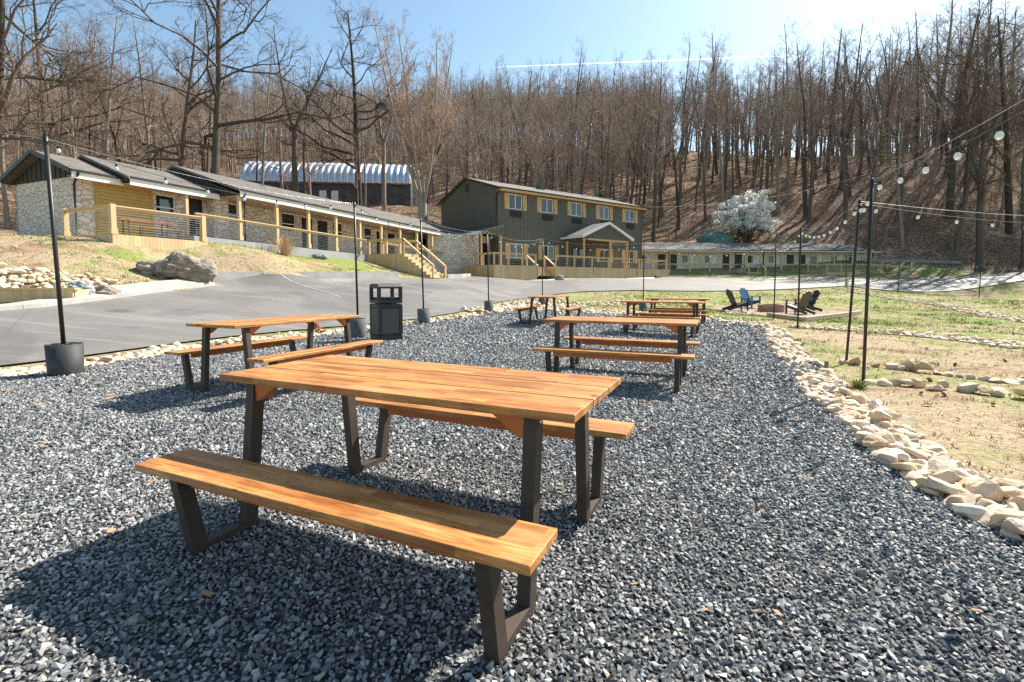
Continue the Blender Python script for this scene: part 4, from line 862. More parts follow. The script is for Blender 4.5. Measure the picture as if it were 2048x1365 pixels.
light_pole('R2', 5.00, 7.25, 2.41, 'leaning black light pole just left of the nearest right hand one', None, .10, 0, .018)
light_pole('R3', 7.58, 12.92, 2.66, 'thin black light pole before the brown garden chair')
light_pole('R4', 9.40, 17.5, 2.58, 'thin black light pole at the edge of the fire pit chips')
light_pole('M1', 34.9, 36.5, 2.6, 'far thin light pole on the lawn by the shaded road bend', None, 0, 0, .03)
light_pole('M2', 28.9, 36.6, 2.95, 'far thin light pole on the lawn below the ramp railing', None, 0, 0, .03)
light_pole('M3', 26.3, 38.6, 3.5, 'far thin light pole at the road edge near the wooden stake', None, 0, 0, .03)
BULB = None
def strand(name_label, p, q, sag, step, start=.3, cable2=True):
    global BULB
    p, q = np.array(p, float), np.array(q, float); c = tube_curve(p, q, sag, 18)
    mid = (p + q) / 2; o = thing('string_light', name_label, 'string lights', tuple(mid), 0, 'strings of bulbs between the poles')
    mb = MB(-mid); mb.tube(c, .0045, 5, False); mb.build('wire', M['black'], o)
    if cable2: mb = MB(-mid); mb.tube(tube_curve(p + (0, 0, .03), q + (0, 0, .03), sag * .55, 10), .0035, 4, False); mb.build('support_cable', M['wire'], o)
    L = np.linalg.norm(q - p); s = start
    while s < L - .15:
        t_ = s / L; b = p + (q - p) * t_; b[2] -= sag * 4 * t_ * (1 - t_)
        if BULB is None:
            mb = MB(); mb.lathe([(.001, -.105), (.013, -.102), (.022, -.09), (.0255, -.076), (.022, -.06), (.015, -.049), (.012, -.043)], (0, 0, 0), 14); me_b = mb.build('bulb', M['bulb'], o)
            mb = MB(); mb.lathe([(.001, -.046), (.015, -.045), (.015, -.012), (.008, 0.), (.001, .003)], (0, 0, 0), 8); sk = mb.build('socket', M['black'], me_b); BULB = me_b
            bb_ = me_b
        else:
            bb_ = BULB.copy(); COL.objects.link(bb_); bb_.parent = o
            s2 = BULB.children[0].copy(); COL.objects.link(s2); s2.parent = bb_
        bb_.location = tuple(b - mid); s += step
Q = POLES
strand('string lights running off left from the pole in the wide black pot', Q['P1'], (-9.2, 4.0, 3.1), .10, .75, .45)
strand('string lights between the wide black pot pole and the pole behind the angled table', Q['P1'], Q['P2'], .22, .62, .12)
strand('string lights between the poles left and right of the litter bin', Q['P2'], Q['P3'], .2, .62)
strand('string lights hanging before the motel end, left of the lodge', Q['P3'], Q['P4'], .2, .62)
strand('string lights hanging before the left half of the lodge', Q['P4'], Q['P5'], .35, .62)
strand('string lights hanging before the lodge portico', Q['P5'], Q['P6'], .3, .62)
strand('string lights hanging before the far motel roof', Q['P6'], Q['R4'], .35, .62)
strand('string lights between the two thin poles by the fire pit', Q['R4'], Q['R3'], .25, .62)
strand('string lights rising from the thin pole to the leaning pole', Q['R3'], Q['R2'], .25, .62)
strand('short string lights between the leaning pole and the thick pole', Q['R2'], Q['R1'], .12, .5, .25)
strand('big near bulbs on the string rising to the upper right', Q['R1'], (2.7, 1.5, 2.42), .11, .55, .25)
strand('string lights running off right from the leaning pole, almost level', Q['R2'], (14.5, 10.6, 2.6), .22, .95, .35)
strand('far string lights between the lawn poles by the road', Q['M1'], Q['M2'], .35, .8, .3, False)
strand('far string lights near the wooden stake', Q['M2'], Q['M3'], .2, .8, .3, False)
strand('far string lights running off right along the road bend', Q['M1'], (43, 34, 2.4), .25, .9, .3, False)

# utility pole and cables
up = thing('utility_pole', 'tall weathered wooden utility pole at the foot of the wooded hill', 'utility pole', (44.8, 61, z1(44.8, 61)), 0)
mb = MB(); mb.tube([(0, 0, -.5), (0, 0, 8), (-.1, 0, 16.2)], [.19, .17, .13], 10); mb.build('pole', M['utility'], up)
mb = MB(); mb.lathe([(.001, 0), (.16, 0), (.17, .7), (.001, .75)], (-.3, -.12, 12.2), 12); mb.build('transformer', M['block'], up)
def cable(label, pts, r=.018):
    pts = np.array(pts, float); o = MB(-pts[0]); o.tube(pts, r, 5, False); ob = o.build('power_cable', M['cable']); ob.location = tuple(pts[0]); tag(ob, label, 'cable')
tp = (44.7, 61, z1(44.8, 61) + 10.2); lx, ly = fw(FS, 19.3, .4)
cable('power cable from the lodge roof corner to the utility pole', tube_curve(tp, (lx, ly, 9.7), 1.1, 20)); cable('power cable running right from the utility pole', tube_curve((44.7, 61, tp[2] + .4), (78, 56, 24), 1.2, 16))
ax, ay = fw(FS, -.2, -5.3); cable('service cable running up left from the lodge ridge', tube_curve((ax, ay, 11.3), (-46, 40, 31), 1.6, 24), .016)

# contrail
def px(x, y, Y):
    u_ = (x - 1024) / FOC; v_ = -(y - 682.5 + 52.87) / FOC
    d_ = np.array([u_, math.cos(PITCH) + v_ * math.sin(PITCH), v_ * math.cos(PITCH) - math.sin(PITCH)]); return np.array([0, 0, CAMZ]) + d_ * Y / d_[1]
t = NT('contrail_ice'); tr = t.n('ShaderNodeBsdfTransparent'); df = t.n('ShaderNodeBsdfTranslucent'); df.inputs[0].default_value = (1, 1, 1, 1); mx = t.n('ShaderNodeMixShader'); ly_ = t.n('ShaderNodeLayerWeight'); ly_.inputs[0].default_value = .5
t.l(t.ramp(ly_.outputs['Facing'], [(0, .24), (.9, 0)]), mx.inputs[0]); t.l(tr.outputs[0], mx.inputs[1]); t.l(df.outputs[0], mx.inputs[2]); t.l(mx.outputs[0], t.out.inputs[0]); t.m.name = 'contrail_ice'
c0_, c1_ = px(985, 135, 9000), px(1600, 111, 8600); mb = MB(-(c0_ + c1_) / 2); mb.tube(c0_ + (c1_ - c0_) * np.linspace(0, 1, 12)[:, None], np.array([2, 7, 10, 12, 13, 14, 15, 15, 16, 15, 11, 2.]), 10, False)
ob = mb.build('contrail', t.m); ob.location = tuple((c0_ + c1_) / 2); tag(ob, 'thin white contrail low in the blue sky', 'contrail', kind='stuff')

# ------------------------------------------------------------------ fire pit, chairs, timber edge
PITC = (12.0, 22.6)
mul = [(9.75, 16.3), (10.0, 18.4), (9.9, 20.5), (9.6, 23.5), (10.8, 25.6), (13, 26), (15, 25), (15.6, 22.6), (14.9, 20.9)]
drape('mulch_bed', mul, .02, M['mulch'], .8, label='wood chip bed around the fire pit', cat='mulch')
tmb = thing('timber_edging', 'low weathered timber edge meeting in a corner around the fire pit chips', 'edging', (9.75, 16.3, z1(9.75, 16.3)), 0)
for p, q in (((10.15, 19.3), (9.75, 16.25)), ((9.75, 16.25), (14.95, 20.95))):
    zo = z1(9.75, 16.3); mb = MB((-9.75, -16.3, -zo)); mb.bar((*p, z1(*p) + .07), (*q, z1(*q) + .07), .13, .17); mb.build('beam', M['timber'], tmb, bevel=.01)
fpz = z1(*PITC); fpt = thing('fire_pit', 'round tan brick fire pit between the four garden chairs', 'fire pit', (*PITC, fpz), 0)
mb = MB()
for cth in range(3):
    for k in range(16):
        a0 = (k + .5 * (cth % 2)) * 2 * math.pi / 16; a1 = a0 + 2 * math.pi / 16 - .025; zb, zt = .02 + cth * .115, .125 + cth * .115
        v = [(r_ * math.cos(a), r_ * math.sin(a), z_) for z_ in (zb, zt) for r_, a in ((.42, a0), (.56, a0), (.56, a1), (.42, a1))]; mb.add(v, [(0, 3, 2, 1), (4, 5, 6, 7), (0, 1, 5, 4), (1, 2, 6, 5), (2, 3, 7, 6), (3, 0, 4, 7)])
mb.build('brick_ring', M['brick'], fpt)
mb = MB(); mb.lathe([(.41, .36), (.41, .02), (.0, .03)], (0, 0, 0), 24); mb.build('liner', M['black'], fpt)
def garden_chair(mat, label, x, y, rz):
    o = thing('garden_chair', label, 'garden chair', (x, y, z1(x, y) + .03), rz, 'slatted garden chairs around the fire pit')
    mb = MB()
    for k in range(6):
        t_ = k / 5; mb.box((0, -.27 + t_ * .50, .375 - t_ * .13), (.52, .085, .02), 0, -.26)
    mb.build('seat', M[mat], o)
    mb = MB(); hs = [.76, .84, .87, .84, .76]
    for k in range(5):
        xx = (k - 2) * .112; q = np.array([(0.21, .23), (0.21 + .40 * hs[k], .23 + .88 * hs[k])]); mb.bar((xx * .92, q[0][0], q[0][1]), (xx * 1.1, q[1][0], q[1][1]), .104, .022)
    mb.bar((-.3, .30, .40), (.3, .30, .40), .03, .07); mb.bar((-.29, .45, .72), (.29, .45, .72), .025, .06); mb.build('backrest', M[mat], o)
    for s in (-1, 1):
        mb = MB(); mb.prism([(s * .25 - .0, -.36), (s * .42, -.34), (s * .43, .0), (s * .36, .42), (s * .29, .42), (s * .27, .0)], 'z', .565, .59); mb.build('arm', M[mat], o)
        mb = MB(); mb.bar((s * .28, -.27, 0), (s * .28, -.27, .565), .10, .03); mb.build('leg', M[mat], o)
        mb = MB(); mb.bar((s * .25, -.30, .34), (s * .25, .66, .045), .028, .12); mb.build('leg', M[mat], o)
def face(x, y): return math.atan2(PITC[1] - y, PITC[0] - x) + math.pi / 2
garden_chair('chair_navy', 'dark slatted garden chair left of the fire pit, seen from its side', 10.55, 22.7, face(10.55, 22.7) + .1)
garden_chair('chair_blue', 'blue slatted garden chair behind the fire pit', 12.05, 24.6, face(12.05, 24.6) + .45)
garden_chair('chair_brown', 'brown slatted garden chair with its back to the viewer', 12.25, 21.0, face(12.25, 21.0) + .25)
garden_chair('chair_navy', 'dark slatted garden chair right of the fire pit, leaning right', 13.75, 22.9, face(13.75, 22.9) - .15)
sk = thing('wooden_stake', 'short wooden stake at the lawn corner by the driveway', 'stake', (25.6, 37.4, z1(25.6, 37.4)), 0); mb = MB(); mb.box((0, 0, .3), (.13, .13, .66)); mb.prism([(-.065, .63), (.065, .63), (.0, .72)], 'y', -.065, .065); mb.build('stake', M['lumber'], sk)
sk2 = thing('wooden_stake', 'small brown stake among the cobbles near the thick light pole', 'stake', (4.05, 6.25, z1(4.05, 6.25)), .3); mb = MB(); mb.box((0, 0, .08), (.035, .035, .22), 0, .1); mb.build('stake', M['utility'], sk2)

# ------------------------------------------------------------------ rocks
def rock_mesh(name, seed, dims, mat, sub=3, amp=.35, fr=1.3, ridge=False, flat=.0):
    bm = bmesh.new(); bmesh.ops.create_icosphere(bm, subdivisions=sub, radius=1)
    for v in bm.verts:
        p = v.co.normalized(); n_ = mnoise.fractal(p * fr + Vector((seed * 7.1, seed * 3.3, 1)), 1, 2, 4)
        if ridge: n_ += .45 * abs(mnoise.noise(Vector((p.x * 1.2, p.y * 1.2, p.z * 5)) + Vector((seed, 0, 0)))) + .15 * mnoise.noise(p * 5)
        q = p * (1 + amp * n_); 
        if flat and q.z < -flat: q.z = -flat
        v.co = Vector((q.x * dims[0], q.y * dims[1], q.z * dims[2]))
    me = bpy.data.meshes.new(name); bm.to_mesh(me); bm.free(); me.materials.append(mat)
    me.polygons.foreach_set('use_smooth', [not ridge] * len(me.polygons)); return me
def rock(name, label, x, y, dims, mat, seed, rz=0, sink=.2, ridge=True):
    o = bpy.data.objects.new(name, rock_mesh(name, seed, dims, M[mat], 4, .38, 1.1, ridge)); COL.objects.link(o); o.location = (x, y, z1(x, y) + dims[2] * (1 - sink) * .5); o.rotation_euler = (0, 0, rz); tag(o, label, 'rock'); return o
rock('boulder', 'large layered brown ledge boulder at the lawn edge by the asphalt', -11.75, 17.45, (.92, .7, .62), 'rock', 3, .5)
rock('boulder', 'lower flat end of the ledge boulder, left of the large one', -12.45, 17.0, (.5, .42, .30), 'rock', 9, .3)
rock('slate_boulder', 'grey slate boulder at the end of the timber planter', -11.75, 13.35, (.40, .30, .30), 'slate', 5, -.6)
rock('slate_boulder', 'flat brown grey boulder right of the grey slate one', -11.35, 13.7, (.36, .26, .2), 'rock', 6, -.4)
rock('boulder', 'round rock at the lodge stair foot', *fw(FS, 3.5, 4.2), (.35, .3, .28), 'slate', 11)
rock('boulder', 'small pale rock by the right end of the lodge deck', *fw(FS, 17.0, 4.1), (.3, .22, .2), 'rock', 12)
rock('boulder', 'two pale slabs leaning by the far motel stair', *fw(FR_, 10.6, 1.4), (.6, .4, .42), 'rock', 14)
rock('boulder', 'pale stone on the porch edge left of the long stair', *fw(FL, 10.2, 2.6), (.4, .25, .18), 'slate', 15)
rock('mossy_boulder', 'green mossy boulder behind the far motel roof', 27.3, 66, (2.4, 1.4, 1.35), 'moss', 21, 0, .2, False)

# cobble borders
def chisel(me, seed):
    rg = np.random.default_rng(seed); v = np.empty(len(me.vertices) * 3); me.vertices.foreach_get('co', v); v = v.reshape(-1, 3); ext = np.abs(v).max(0)
    for _ in range(12):
        n_ = rg.normal(0, 1, 3); n_ /= np.linalg.norm(n_); d_ = v @ n_; lim = np.max(d_) * rg.uniform(.50, .80); k = d_ > lim; v[k] -= n_ * ((d_[k] - lim)[:, None]) * .92
    me.vertices.foreach_set('co', v.ravel()); me.polygons.foreach_set('use_smooth', np.zeros(len(me.polygons), bool)); me.update(); return me
COB = [chisel(rock_mesh('cobble', s, (1.12, .74 + .12 * (s % 3), .42 + .07 * (s % 4)), M['cobble'], 3, .22, 1.2, False, .7), s) for s in range(8)]
cob = []
def scatter(path, w0, w1, step, size, label, group, layers=1, cat='stone', skip=None):
    P = np.array(path, float); seg = np.diff(P, axis=0); L = np.linalg.norm(seg, axis=1); cum = np.r_[0, np.cumsum(L)]
    n = int(cum[-1] / step * abs(w1 - w0) / step * layers)
    for k in range(n):
        s = RNG.random() * cum[-1]; i = min(np.searchsorted(cum, s) - 1, len(L) - 1); i = max(i, 0); d_ = seg[i] / L[i]; n_ = np.array([d_[1], -d_[0]])
        u_ = RNG.random(); p = P[i] + d_ * (s - cum[i]) + n_ * (w0 + (w1 - w0) * u_)
        if skip and skip(p): continue
        r_ = size * RNG.uniform(.55, 1.25)
        if any(math.hypot(c_[0] - p[0], c_[1] - p[1]) < .52 * (r_ + c_[3]) for c_ in cob[-400:]): continue
        cob.append((p[0], p[1], .17 * r_ + (RNG.random() < .25) * r_ * .45 * (layers > 1), r_, label, group, RNG.random() * 6.28, RNG.integers(0, 8)))
gr_ = [p for p in grav_right if 1.2 < p[1] < 15.9]
scatter(gr_, -.0, -.42, .068, .086, 'pale tan cobble in the border along the right edge of the gravel', 'cobbles of the right gravel border', 5, skip=lambda p: 6.3 < p[1] < 6.9)
gl_ = [p for p in grav_left if 4 < p[1] < 17.3]
scatter(gl_, -.0, -.48, .085, .10, 'pale cobble in the border between the gravel and the asphalt', 'cobbles of the left gravel border', 5)
scatter(catmull([(6.9, 16.4), (5.6, 18.2), (3.7, 19.2), (1.8, 20.0), (-.2, 19.8), (-1.7, 18.0)]), .35, -1.1, .13, .12, 'pale cobble in the wide border behind the far picnic tables', 'cobbles of the far gravel border', 2.6)
scatter(catmull([(1.0, 20.5), (3, 23.5), (6, 25.5), (9, 27)]), -.9, .9, .24, .12, 'pale cobble scattered along the driveway lawn', 'cobbles on the driveway lawn', 1.3)
scatter(catmull([(-1.6, 18.4), (-.9, 20.0), (-.2, 22.2), (1.5, 26.2)]), .1, 1.3, .14, .11, 'pale cobble between the driveway and the far tables', 'cobbles of the far gravel border', 2)
scatter(catmull([(7.8, 13.6), (8.6, 12.9), (9.5, 11.8), (10, 10.4), (9.9, 9.2), (10.6, 8)]), -.5, .5, .10, .075, 'pale cobble in the stone swale across the right lawn', 'cobbles of the near swale', 3)
scatter(catmull([(24.6, 36.8), (24, 30), (23, 25.6), (19.5, 19.5), (17.5, 16)]), -.5, .5, .17, .08, 'pale cobble in the far swale across the lawn', 'cobbles of the far swale', 2)
scatter(catmull([(4.9, 7.3), (5.5, 6.6), (5.9, 6.0), (6.6, 5.5)]), -.06, .06, .10, .10, 'flat tan stone in the upper row edging the straw path', 'stones edging the straw path', 3)
scatter(catmull([(4.25, 5.75), (4.7, 5.45), (5.3, 5.1), (6.0, 4.6)]), -.07, .07, .09, .115, 'flat tan stone in the lower row edging the straw path', 'stones edging the straw path', 3)
scatter(catmull([(-16, 12.9), (-14.4, 13.6), (-13, 14.0), (-11.9, 14.6)]), -.8, .8, .17, .15, 'pale stone in the heap behind the timber planter', 'stones heaped behind the planter', 3)
scatter([(9.7, 19.5), (10, 21.5)], -.8, .4, .3, .11, 'pale cobble by the fire pit chips', 'cobbles by the fire pit', 1.5)
cob.sort(key=lambda c_: -c_[3] / max(1., math.hypot(c_[0], c_[1])) * (1 if abs(c_[0]) < 1.1 * c_[1] + .3 and c_[1] > .5 else .01))
cz = hz([c_[0] for c_ in cob], [c_[1] for c_ in cob]); restV = []; restF = []; nv = 0
for k, (c_, zg) in enumerate(zip(cob, cz)):
    x, y, dz, r_, lab, grp, rz, ti = c_; R3 = Matrix.LocRotScale(Vector((x, y, zg + dz)), Matrix.Rotation(rz, 3, 'Z').to_euler(), Vector((r_, r_, r_)))
    tilt = Matrix.Rotation(RNG.normal(0, .32), 4, 'X') @ Matrix.Rotation(RNG.normal(0, .32), 4, 'Y')
    if k < 290:
        o = bpy.data.objects.new('cobble', COB[ti]); COL.objects.link(o); o.matrix_world = R3 @ tilt; tag(o, lab, 'stone', grp)
    else:
        me = COB[ti]; A = np.array(R3 @ tilt); v = np.empty(len(me.vertices) * 3); me.vertices.foreach_get('co', v); v = v.reshape(-1, 3) @ A[:3, :3].T + A[:3, 3]
        f = np.empty(len(me.polygons) * 3, int); me.polygons.foreach_get('vertices', f); restV.append(v); restF.append(f.reshape(-1, 3) + nv); nv += len(v)
if restV:
    o = grid_obj('border_cobbles', np.concatenate(restV), np.concatenate(restF), M['cobble'], True); tag(o, 'pale cobbles filling the farther borders and swales', 'stones', kind='stuff')
print('cobbles', len(cob))

# ------------------------------------------------------------------ crushed stone of the gravel court
def jitter(poly, sp, y0, y1, rs):
    lo, hi = np.min(poly, 0), np.max(poly, 0); xs = np.arange(lo[0], hi[0], sp); ys = np.arange(max(lo[1], y0), min(hi[1], y1), sp * .9)
    X, Y = np.meshgrid(xs, ys); X = X + RNG.uniform(-.5, .5, X.shape) * sp; Y = Y + RNG.uniform(-.5, .5, Y.shape) * sp; X, Y = X.ravel(), Y.ravel()
    k = inside(poly, X, Y) & (np.abs(X) < 1.35 * np.maximum(Y, 0) + 2.2); X, Y = X[k], Y[k]; return np.stack([X, Y, np.full(len(X), rs)], 1)
gp = np.concatenate([jitter(grav_poly, .0182, .3, 3.2, .0110), jitter(grav_poly, .0225, 3.2, 5.5, .0136), jitter(grav_poly, .030, 5.5, 9, .0180), jitter(grav_poly, .044, 9, 13, .027), jitter(grav_poly, .062, 13, 22, .038)])
print('chips', len(gp))
gz = hz(gp[:, 0], gp[:, 1]) + .012 + RNG.uniform(-.1, .75, len(gp)) * gp[:, 2] * .8
gs_ = gp[:, 2] * np.exp(RNG.normal(-.06, .27, len(gp)))
me = bpy.data.meshes.new('gravel'); me.vertices.add(len(gp)); me.vertices.foreach_set('co', np.c_[gp[:, :2], gz].astype(np.float32).ravel())
a_ = me.attributes.new('size', 'FLOAT', 'POINT'); a_.data.foreach_set('value', gs_.astype(np.float32)); me.update()
gravel = bpy.data.objects.new('gravel', me); COL.objects.link(gravel); tag(gravel, 'dark blue grey crushed stone covering the seating court', 'gravel', kind='stuff')
ng = bpy.data.node_groups.new('chips', 'GeometryNodeTree'); ng.interface.new_socket('Geometry', in_out='INPUT', socket_type='NodeSocketGeometry'); ng.interface.new_socket('Geometry', in_out='OUTPUT', socket_type='NodeSocketGeometry')
N = ng.nodes; LK = ng.links; gi = N.new('NodeGroupInput'); go = N.new('NodeGroupOutput'); jn = N.new('GeometryNodeJoinGeometry')
for k in range(10):
    ml = N.new('GeometryNodeMeshLine'); ml.inputs['Count'].default_value = 13; ml.inputs['Offset'].default_value = (0, 0, 0)
    rv = N.new('FunctionNodeRandomValue'); rv.data_type = 'FLOAT_VECTOR'; rv.inputs[0].default_value = (-1., -.78, -.6); rv.inputs[1].default_value = (1., .78, .6); rv.inputs['Seed'].default_value = 40 + k
    sp_ = N.new('GeometryNodeSetPosition'); LK.new(ml.outputs[0], sp_.inputs[0]); LK.new(rv.outputs[0], sp_.inputs['Position'])
    ch = N.new('GeometryNodeConvexHull'); LK.new(sp_.outputs[0], ch.inputs[0]); sm_ = N.new('GeometryNodeSetMaterial'); LK.new(ch.outputs[0], sm_.inputs[0]); sm_.inputs['Material'].default_value = M['chip']
    ti = N.new('GeometryNodeGeometryToInstance'); LK.new(sm_.outputs[0], ti.inputs[0]); LK.new(ti.outputs[0], jn.inputs[0])
ip = N.new('GeometryNodeInstanceOnPoints'); mp_ = N.new('GeometryNodeMeshToPoints'); LK.new(gi.outputs[0], mp_.inputs[0]); LK.new(mp_.outputs[0], ip.inputs['Points']); LK.new(jn.outputs[0], ip.inputs['Instance']); ip.inputs['Pick Instance'].default_value = True
ri = N.new('FunctionNodeRandomValue'); ri.data_type = 'INT'; ri.inputs[4].default_value = 0; ri.inputs[5].default_value = 9; LK.new(ri.outputs[2], ip.inputs['Instance Index'])
rr_ = N.new('FunctionNodeRandomValue'); rr_.data_type = 'FLOAT_VECTOR'; rr_.inputs[0].default_value = (-.9, -.9, 0); rr_.inputs[1].default_value = (.9, .9, 6.283); rr_.inputs['Seed'].default_value = 3; LK.new(rr_.outputs[0], ip.inputs['Rotation'])
na_ = N.new('GeometryNodeInputNamedAttribute'); na_.data_type = 'FLOAT'; na_.inputs['Name'].default_value = 'size'; LK.new(na_.outputs[0], ip.inputs['Scale']); LK.new(ip.outputs[0], go.inputs[0])
md = gravel.modifiers.new('chips', 'NODES'); md.node_group = ng

# ------------------------------------------------------------------ trees
class TB:
    def __init__(s): s.v = []; s.f = []; s.n = 0
    def tube(s, pts, rad, n):
        k = len(pts); t_ = np.empty_like(pts); t_[1:-1] = pts[2:] - pts[:-2]; t_[0] = pts[1] - pts[0]; t_[-1] = pts[-1] - pts[-2]
        t_ /= np.sqrt((t_ ** 2).sum(1))[:, None] + 1e-9; ref = np.array([.36, .61, .71]) if abs(t_[0] @ np.array([.36, .61, .71])) < .9 else np.array([1., 0, 0])
        a = np.cross(t_, ref); a /= np.sqrt((a ** 2).sum(1))[:, None] + 1e-9; b = np.cross(t_, a); an = np.arange(n) * 2 * np.pi / n
        v = pts[:, None] + rad[:, None, None] * (np.cos(an)[None, :, None] * a[:, None] + np.sin(an)[None, :, None] * b[:, None])
        i = np.arange(k - 1)[:, None] * n; j = np.arange(n)[None]; j2 = (j + 1) % n
        s.f.append(np.stack([i + j, i + j2, i + n + j2, i + n + j], -1).reshape(-1, 4) + s.n); s.v.append(v.reshape(-1, 3)); s.n += k * n
def walk(rng, p, d, L, n, wob, trop):
    pts = [p]; d = d / np.linalg.norm(d)
    for _ in range(n):
        d = d + rng.normal(0, wob, 3) + np.array([0, 0, trop]); d /= np.linalg.norm(d); pts.append(pts[-1] + d * L / n)
    return np.array(pts)
def limb(rng, tb, p, d, L, r, lev, K):
    n = (5, 4, 3, 2)[lev]; pts = walk(rng, p, d, L, n, K['wob'] * (1 + .3 * lev), K['trop']); tb.tube(pts, np.linspace(r, max(r * .22, .006), n + 1), (6, 4, 3, 3)[lev])
    if lev >= K['lev']: return
    for k in range(int(rng.integers(*K['kids'][lev]))):
        t_ = rng.uniform(.22, 1.) * n; i = min(int(t_), n - 1); q = pts[i] + (pts[i + 1] - pts[i]) * (t_ - i); ax = pts[i + 1] - pts[i]; ax /= np.linalg.norm(ax)
        o_ = rng.normal(0, 1, 3); o_ -= ax * (o_ @ ax); o_ /= np.linalg.norm(o_); a_ = rng.uniform(.45, 1.0)
        limb(rng, tb, q, ax * math.cos(a_) + o_ * math.sin(a_) + np.array([0, 0, .1]), L * rng.uniform(.36, .62) * (1 - .3 * t_ / n), r * .55 * (1 - .5 * t_ / n), lev + 1, K)
def tree_mesh(seed, H, r, kind, straight=False):
    fat = 1.35 if straight else 1.
    rng = np.random.default_rng(seed); T, C = TB(), TB()
    K = dict(forest=dict(wob=.15, trop=.10, lev=3, kids=((4, 7), (3, 5), (2, 4))), oak=dict(wob=.27, trop=.05, lev=3, kids=((7, 11), (5, 8), (3, 6))), fork=dict(wob=.14, trop=.09, lev=3, kids=((5, 8), (3, 6), (2, 5))), vase=dict(wob=.10, trop=.13, lev=3, kids=((7, 11), (4, 7), (3, 5))))[kind]
    def stem(p, d, L, r0, r1, first, nl, spread, ang, n=9, wob=.035):
        pts = walk(rng, p, d, L, n, wob, .03); rad = np.linspace(r0, r1, n + 1); T.tube(pts, rad, 8)
        for k in range(nl):
            t_ = (first + (1 - first) * (k + rng.random()) / nl); u_ = t_ * n; i = min(int(u_), n - 1); q = pts[i] + (pts[i + 1] - pts[i]) * (u_ - i); a_ = rng.random() * 6.283; e = rng.uniform(*ang)
            limb(rng, C, q, np.array([math.cos(a_) * math.cos(e), math.sin(a_) * math.cos(e), math.sin(e)]), L * spread * rng.uniform(.6, 1.15) * (1.15 - .75 * (t_ - first) / (1 - first)), np.interp(t_, [0, 1], [r0, r1]) * rng.uniform(.28, .5) * fat, 0, K)
        return pts
    base = np.array([0, 0, -.4]); lean = np.array([rng.normal(0, .03), rng.normal(0, .03), 1]) * ((.2, .2, 1) if straight else (1, 1, 1))
    flare = np.array([[0, 0, -.4], [0, 0, .0], [0, 0, .5]]); T.tube(flare, np.array([r * 1.5, r * 1.25, r * 1.0]), 8)
    if kind == 'forest': stem(base, lean, H, r, r * .16, rng.uniform(.32, .48), int(rng.integers(20, 27)), .22, (.3, 1.0))
    elif kind == 'oak':
        stem(base, lean, H * .95, r, r * .2, .24, 21, .40, (-.1, .8), 9, .035)
    elif kind == 'fork':
        p = stem(base, lean, H * .45, r, r * .72, .7, 3, .35, (.2, .8)); e = p[-1]
        for s in (0, 1, 2)[:2 + int(rng.random() < .4)]:
            a_ = rng.random() * .9 + s * 2.6; stem(e, np.array([math.cos(a_) * .34, math.sin(a_) * .34, 1]), H * rng.uniform(.45, .58), r * .58, r * .10, .18, 9, .30, (.3, 1.1), 7, .07)
    else:
        p = stem(base, lean, H * .2, r, r * .85, .9, 0, .3, (.5, 1)); e = p[-1]
        for s in range(9):
            a_ = s * .7 + rng.random() * .5; sp = rng.uniform(.16, .42); stem(e - np.array([0, 0, rng.random() * .8]), np.array([math.cos(a_) * sp, math.sin(a_) * sp, 1]), H * rng.uniform(.6, .82), r * .38, r * .06, .2, 13, .24, (.65, 1.25), 7, .03)
    out = []
    for tb in (T, C):
        V = np.concatenate(tb.v); Fm = np.concatenate(tb.f); out.append((V, Fm))
    return out
def tree_obj(seed, H, r, kind, bark, twig):
    (tv, tf), (cv, cf) = tree_mesh(seed, H, r, kind, True)
    o = thing('bare_tree', 'x', 'tree'); a = grid_obj('trunk', tv, tf, M[bark], True, o); b = grid_obj('crown', cv, cf, M[twig], True, o); return o
HERO = [(-20, 26, 18, .34, 'oak', 'hbark', 'htwig', 31, .13, 'big spreading bare tree cut by the left picture edge'),
 (112, 35, 21, .21, 'oak', 'hbark', 'htwig', 32, 0, 'dark straight bare tree behind the gable end of the stone motel'),
 (366, 38, 17, .25, 'oak', 'hbark', 'htwig', 33, 0, 'spreading bare tree just left of the tallest dark trunk'),
 (429, 37, 26, .31, 'oak', 'hbark', 'htwig', 34, 0, 'tallest thick dark bare tree rising behind the motel roof'),
 (594, 50, 19, .34, 'fork', 'hbark', 'htwig', 35, 0, 'forked bare tree in front of the quonset barn roof'),
 (722, 53, 22, .36, 'oak', 'hbark', 'htwig', 36, 0, 'wide bare tree before the middle of the quonset barn'),
 (772, 55, 18, .27, 'fork', 'bark2', 'twig', 37, 0, 'slim bare tree before the right end of the quonset barn'),
 (842, 48, 22, .50, 'vase', 'pbark', 'ptwig', 38, 0, 'pale many stemmed bare maple between the barn and the lodge'),
 (1307, 64, 25, .27, 'forest', 'bark', 'twig', 39, 0, 'slim straight bare tree right beside the lodge'),
 (1096, 90, 17, .25, 'fork', 'bark', 'redtwig', 40, 0, 'bare tree with a reddish budding top above the lodge roof'),
 (1040, 78, 22, .30, 'fork', 'bark', 'twig', 41, 0, 'dark forked bare tree above the left end of the lodge ridge'),
 (1200, 74, 21, .26, 'oak', 'bark', 'twig', 42, 0, 'dark wide bare tree above the middle of the lodge ridge'),
 (1606, 72, 25, .33, 'forest', 'bark', 'twig', 43, 0, 'dark bare tree right of the white blossoming tree'),
 (1890, 60, 25, .42, 'oak', 'hbark', 'htwig', 44, 0, 'thick dark bare tree on the bank above the guardrail end'),
 (1955, 54, 24, .36, 'fork', 'hbark', 'htwig', 45, 0, 'bare tree low on the bank at the right road bend'),
 (2010, 57, 27, .38, 'oak', 'hbark', 'htwig', 46, 0, 'tall bare tree near the right picture edge')]
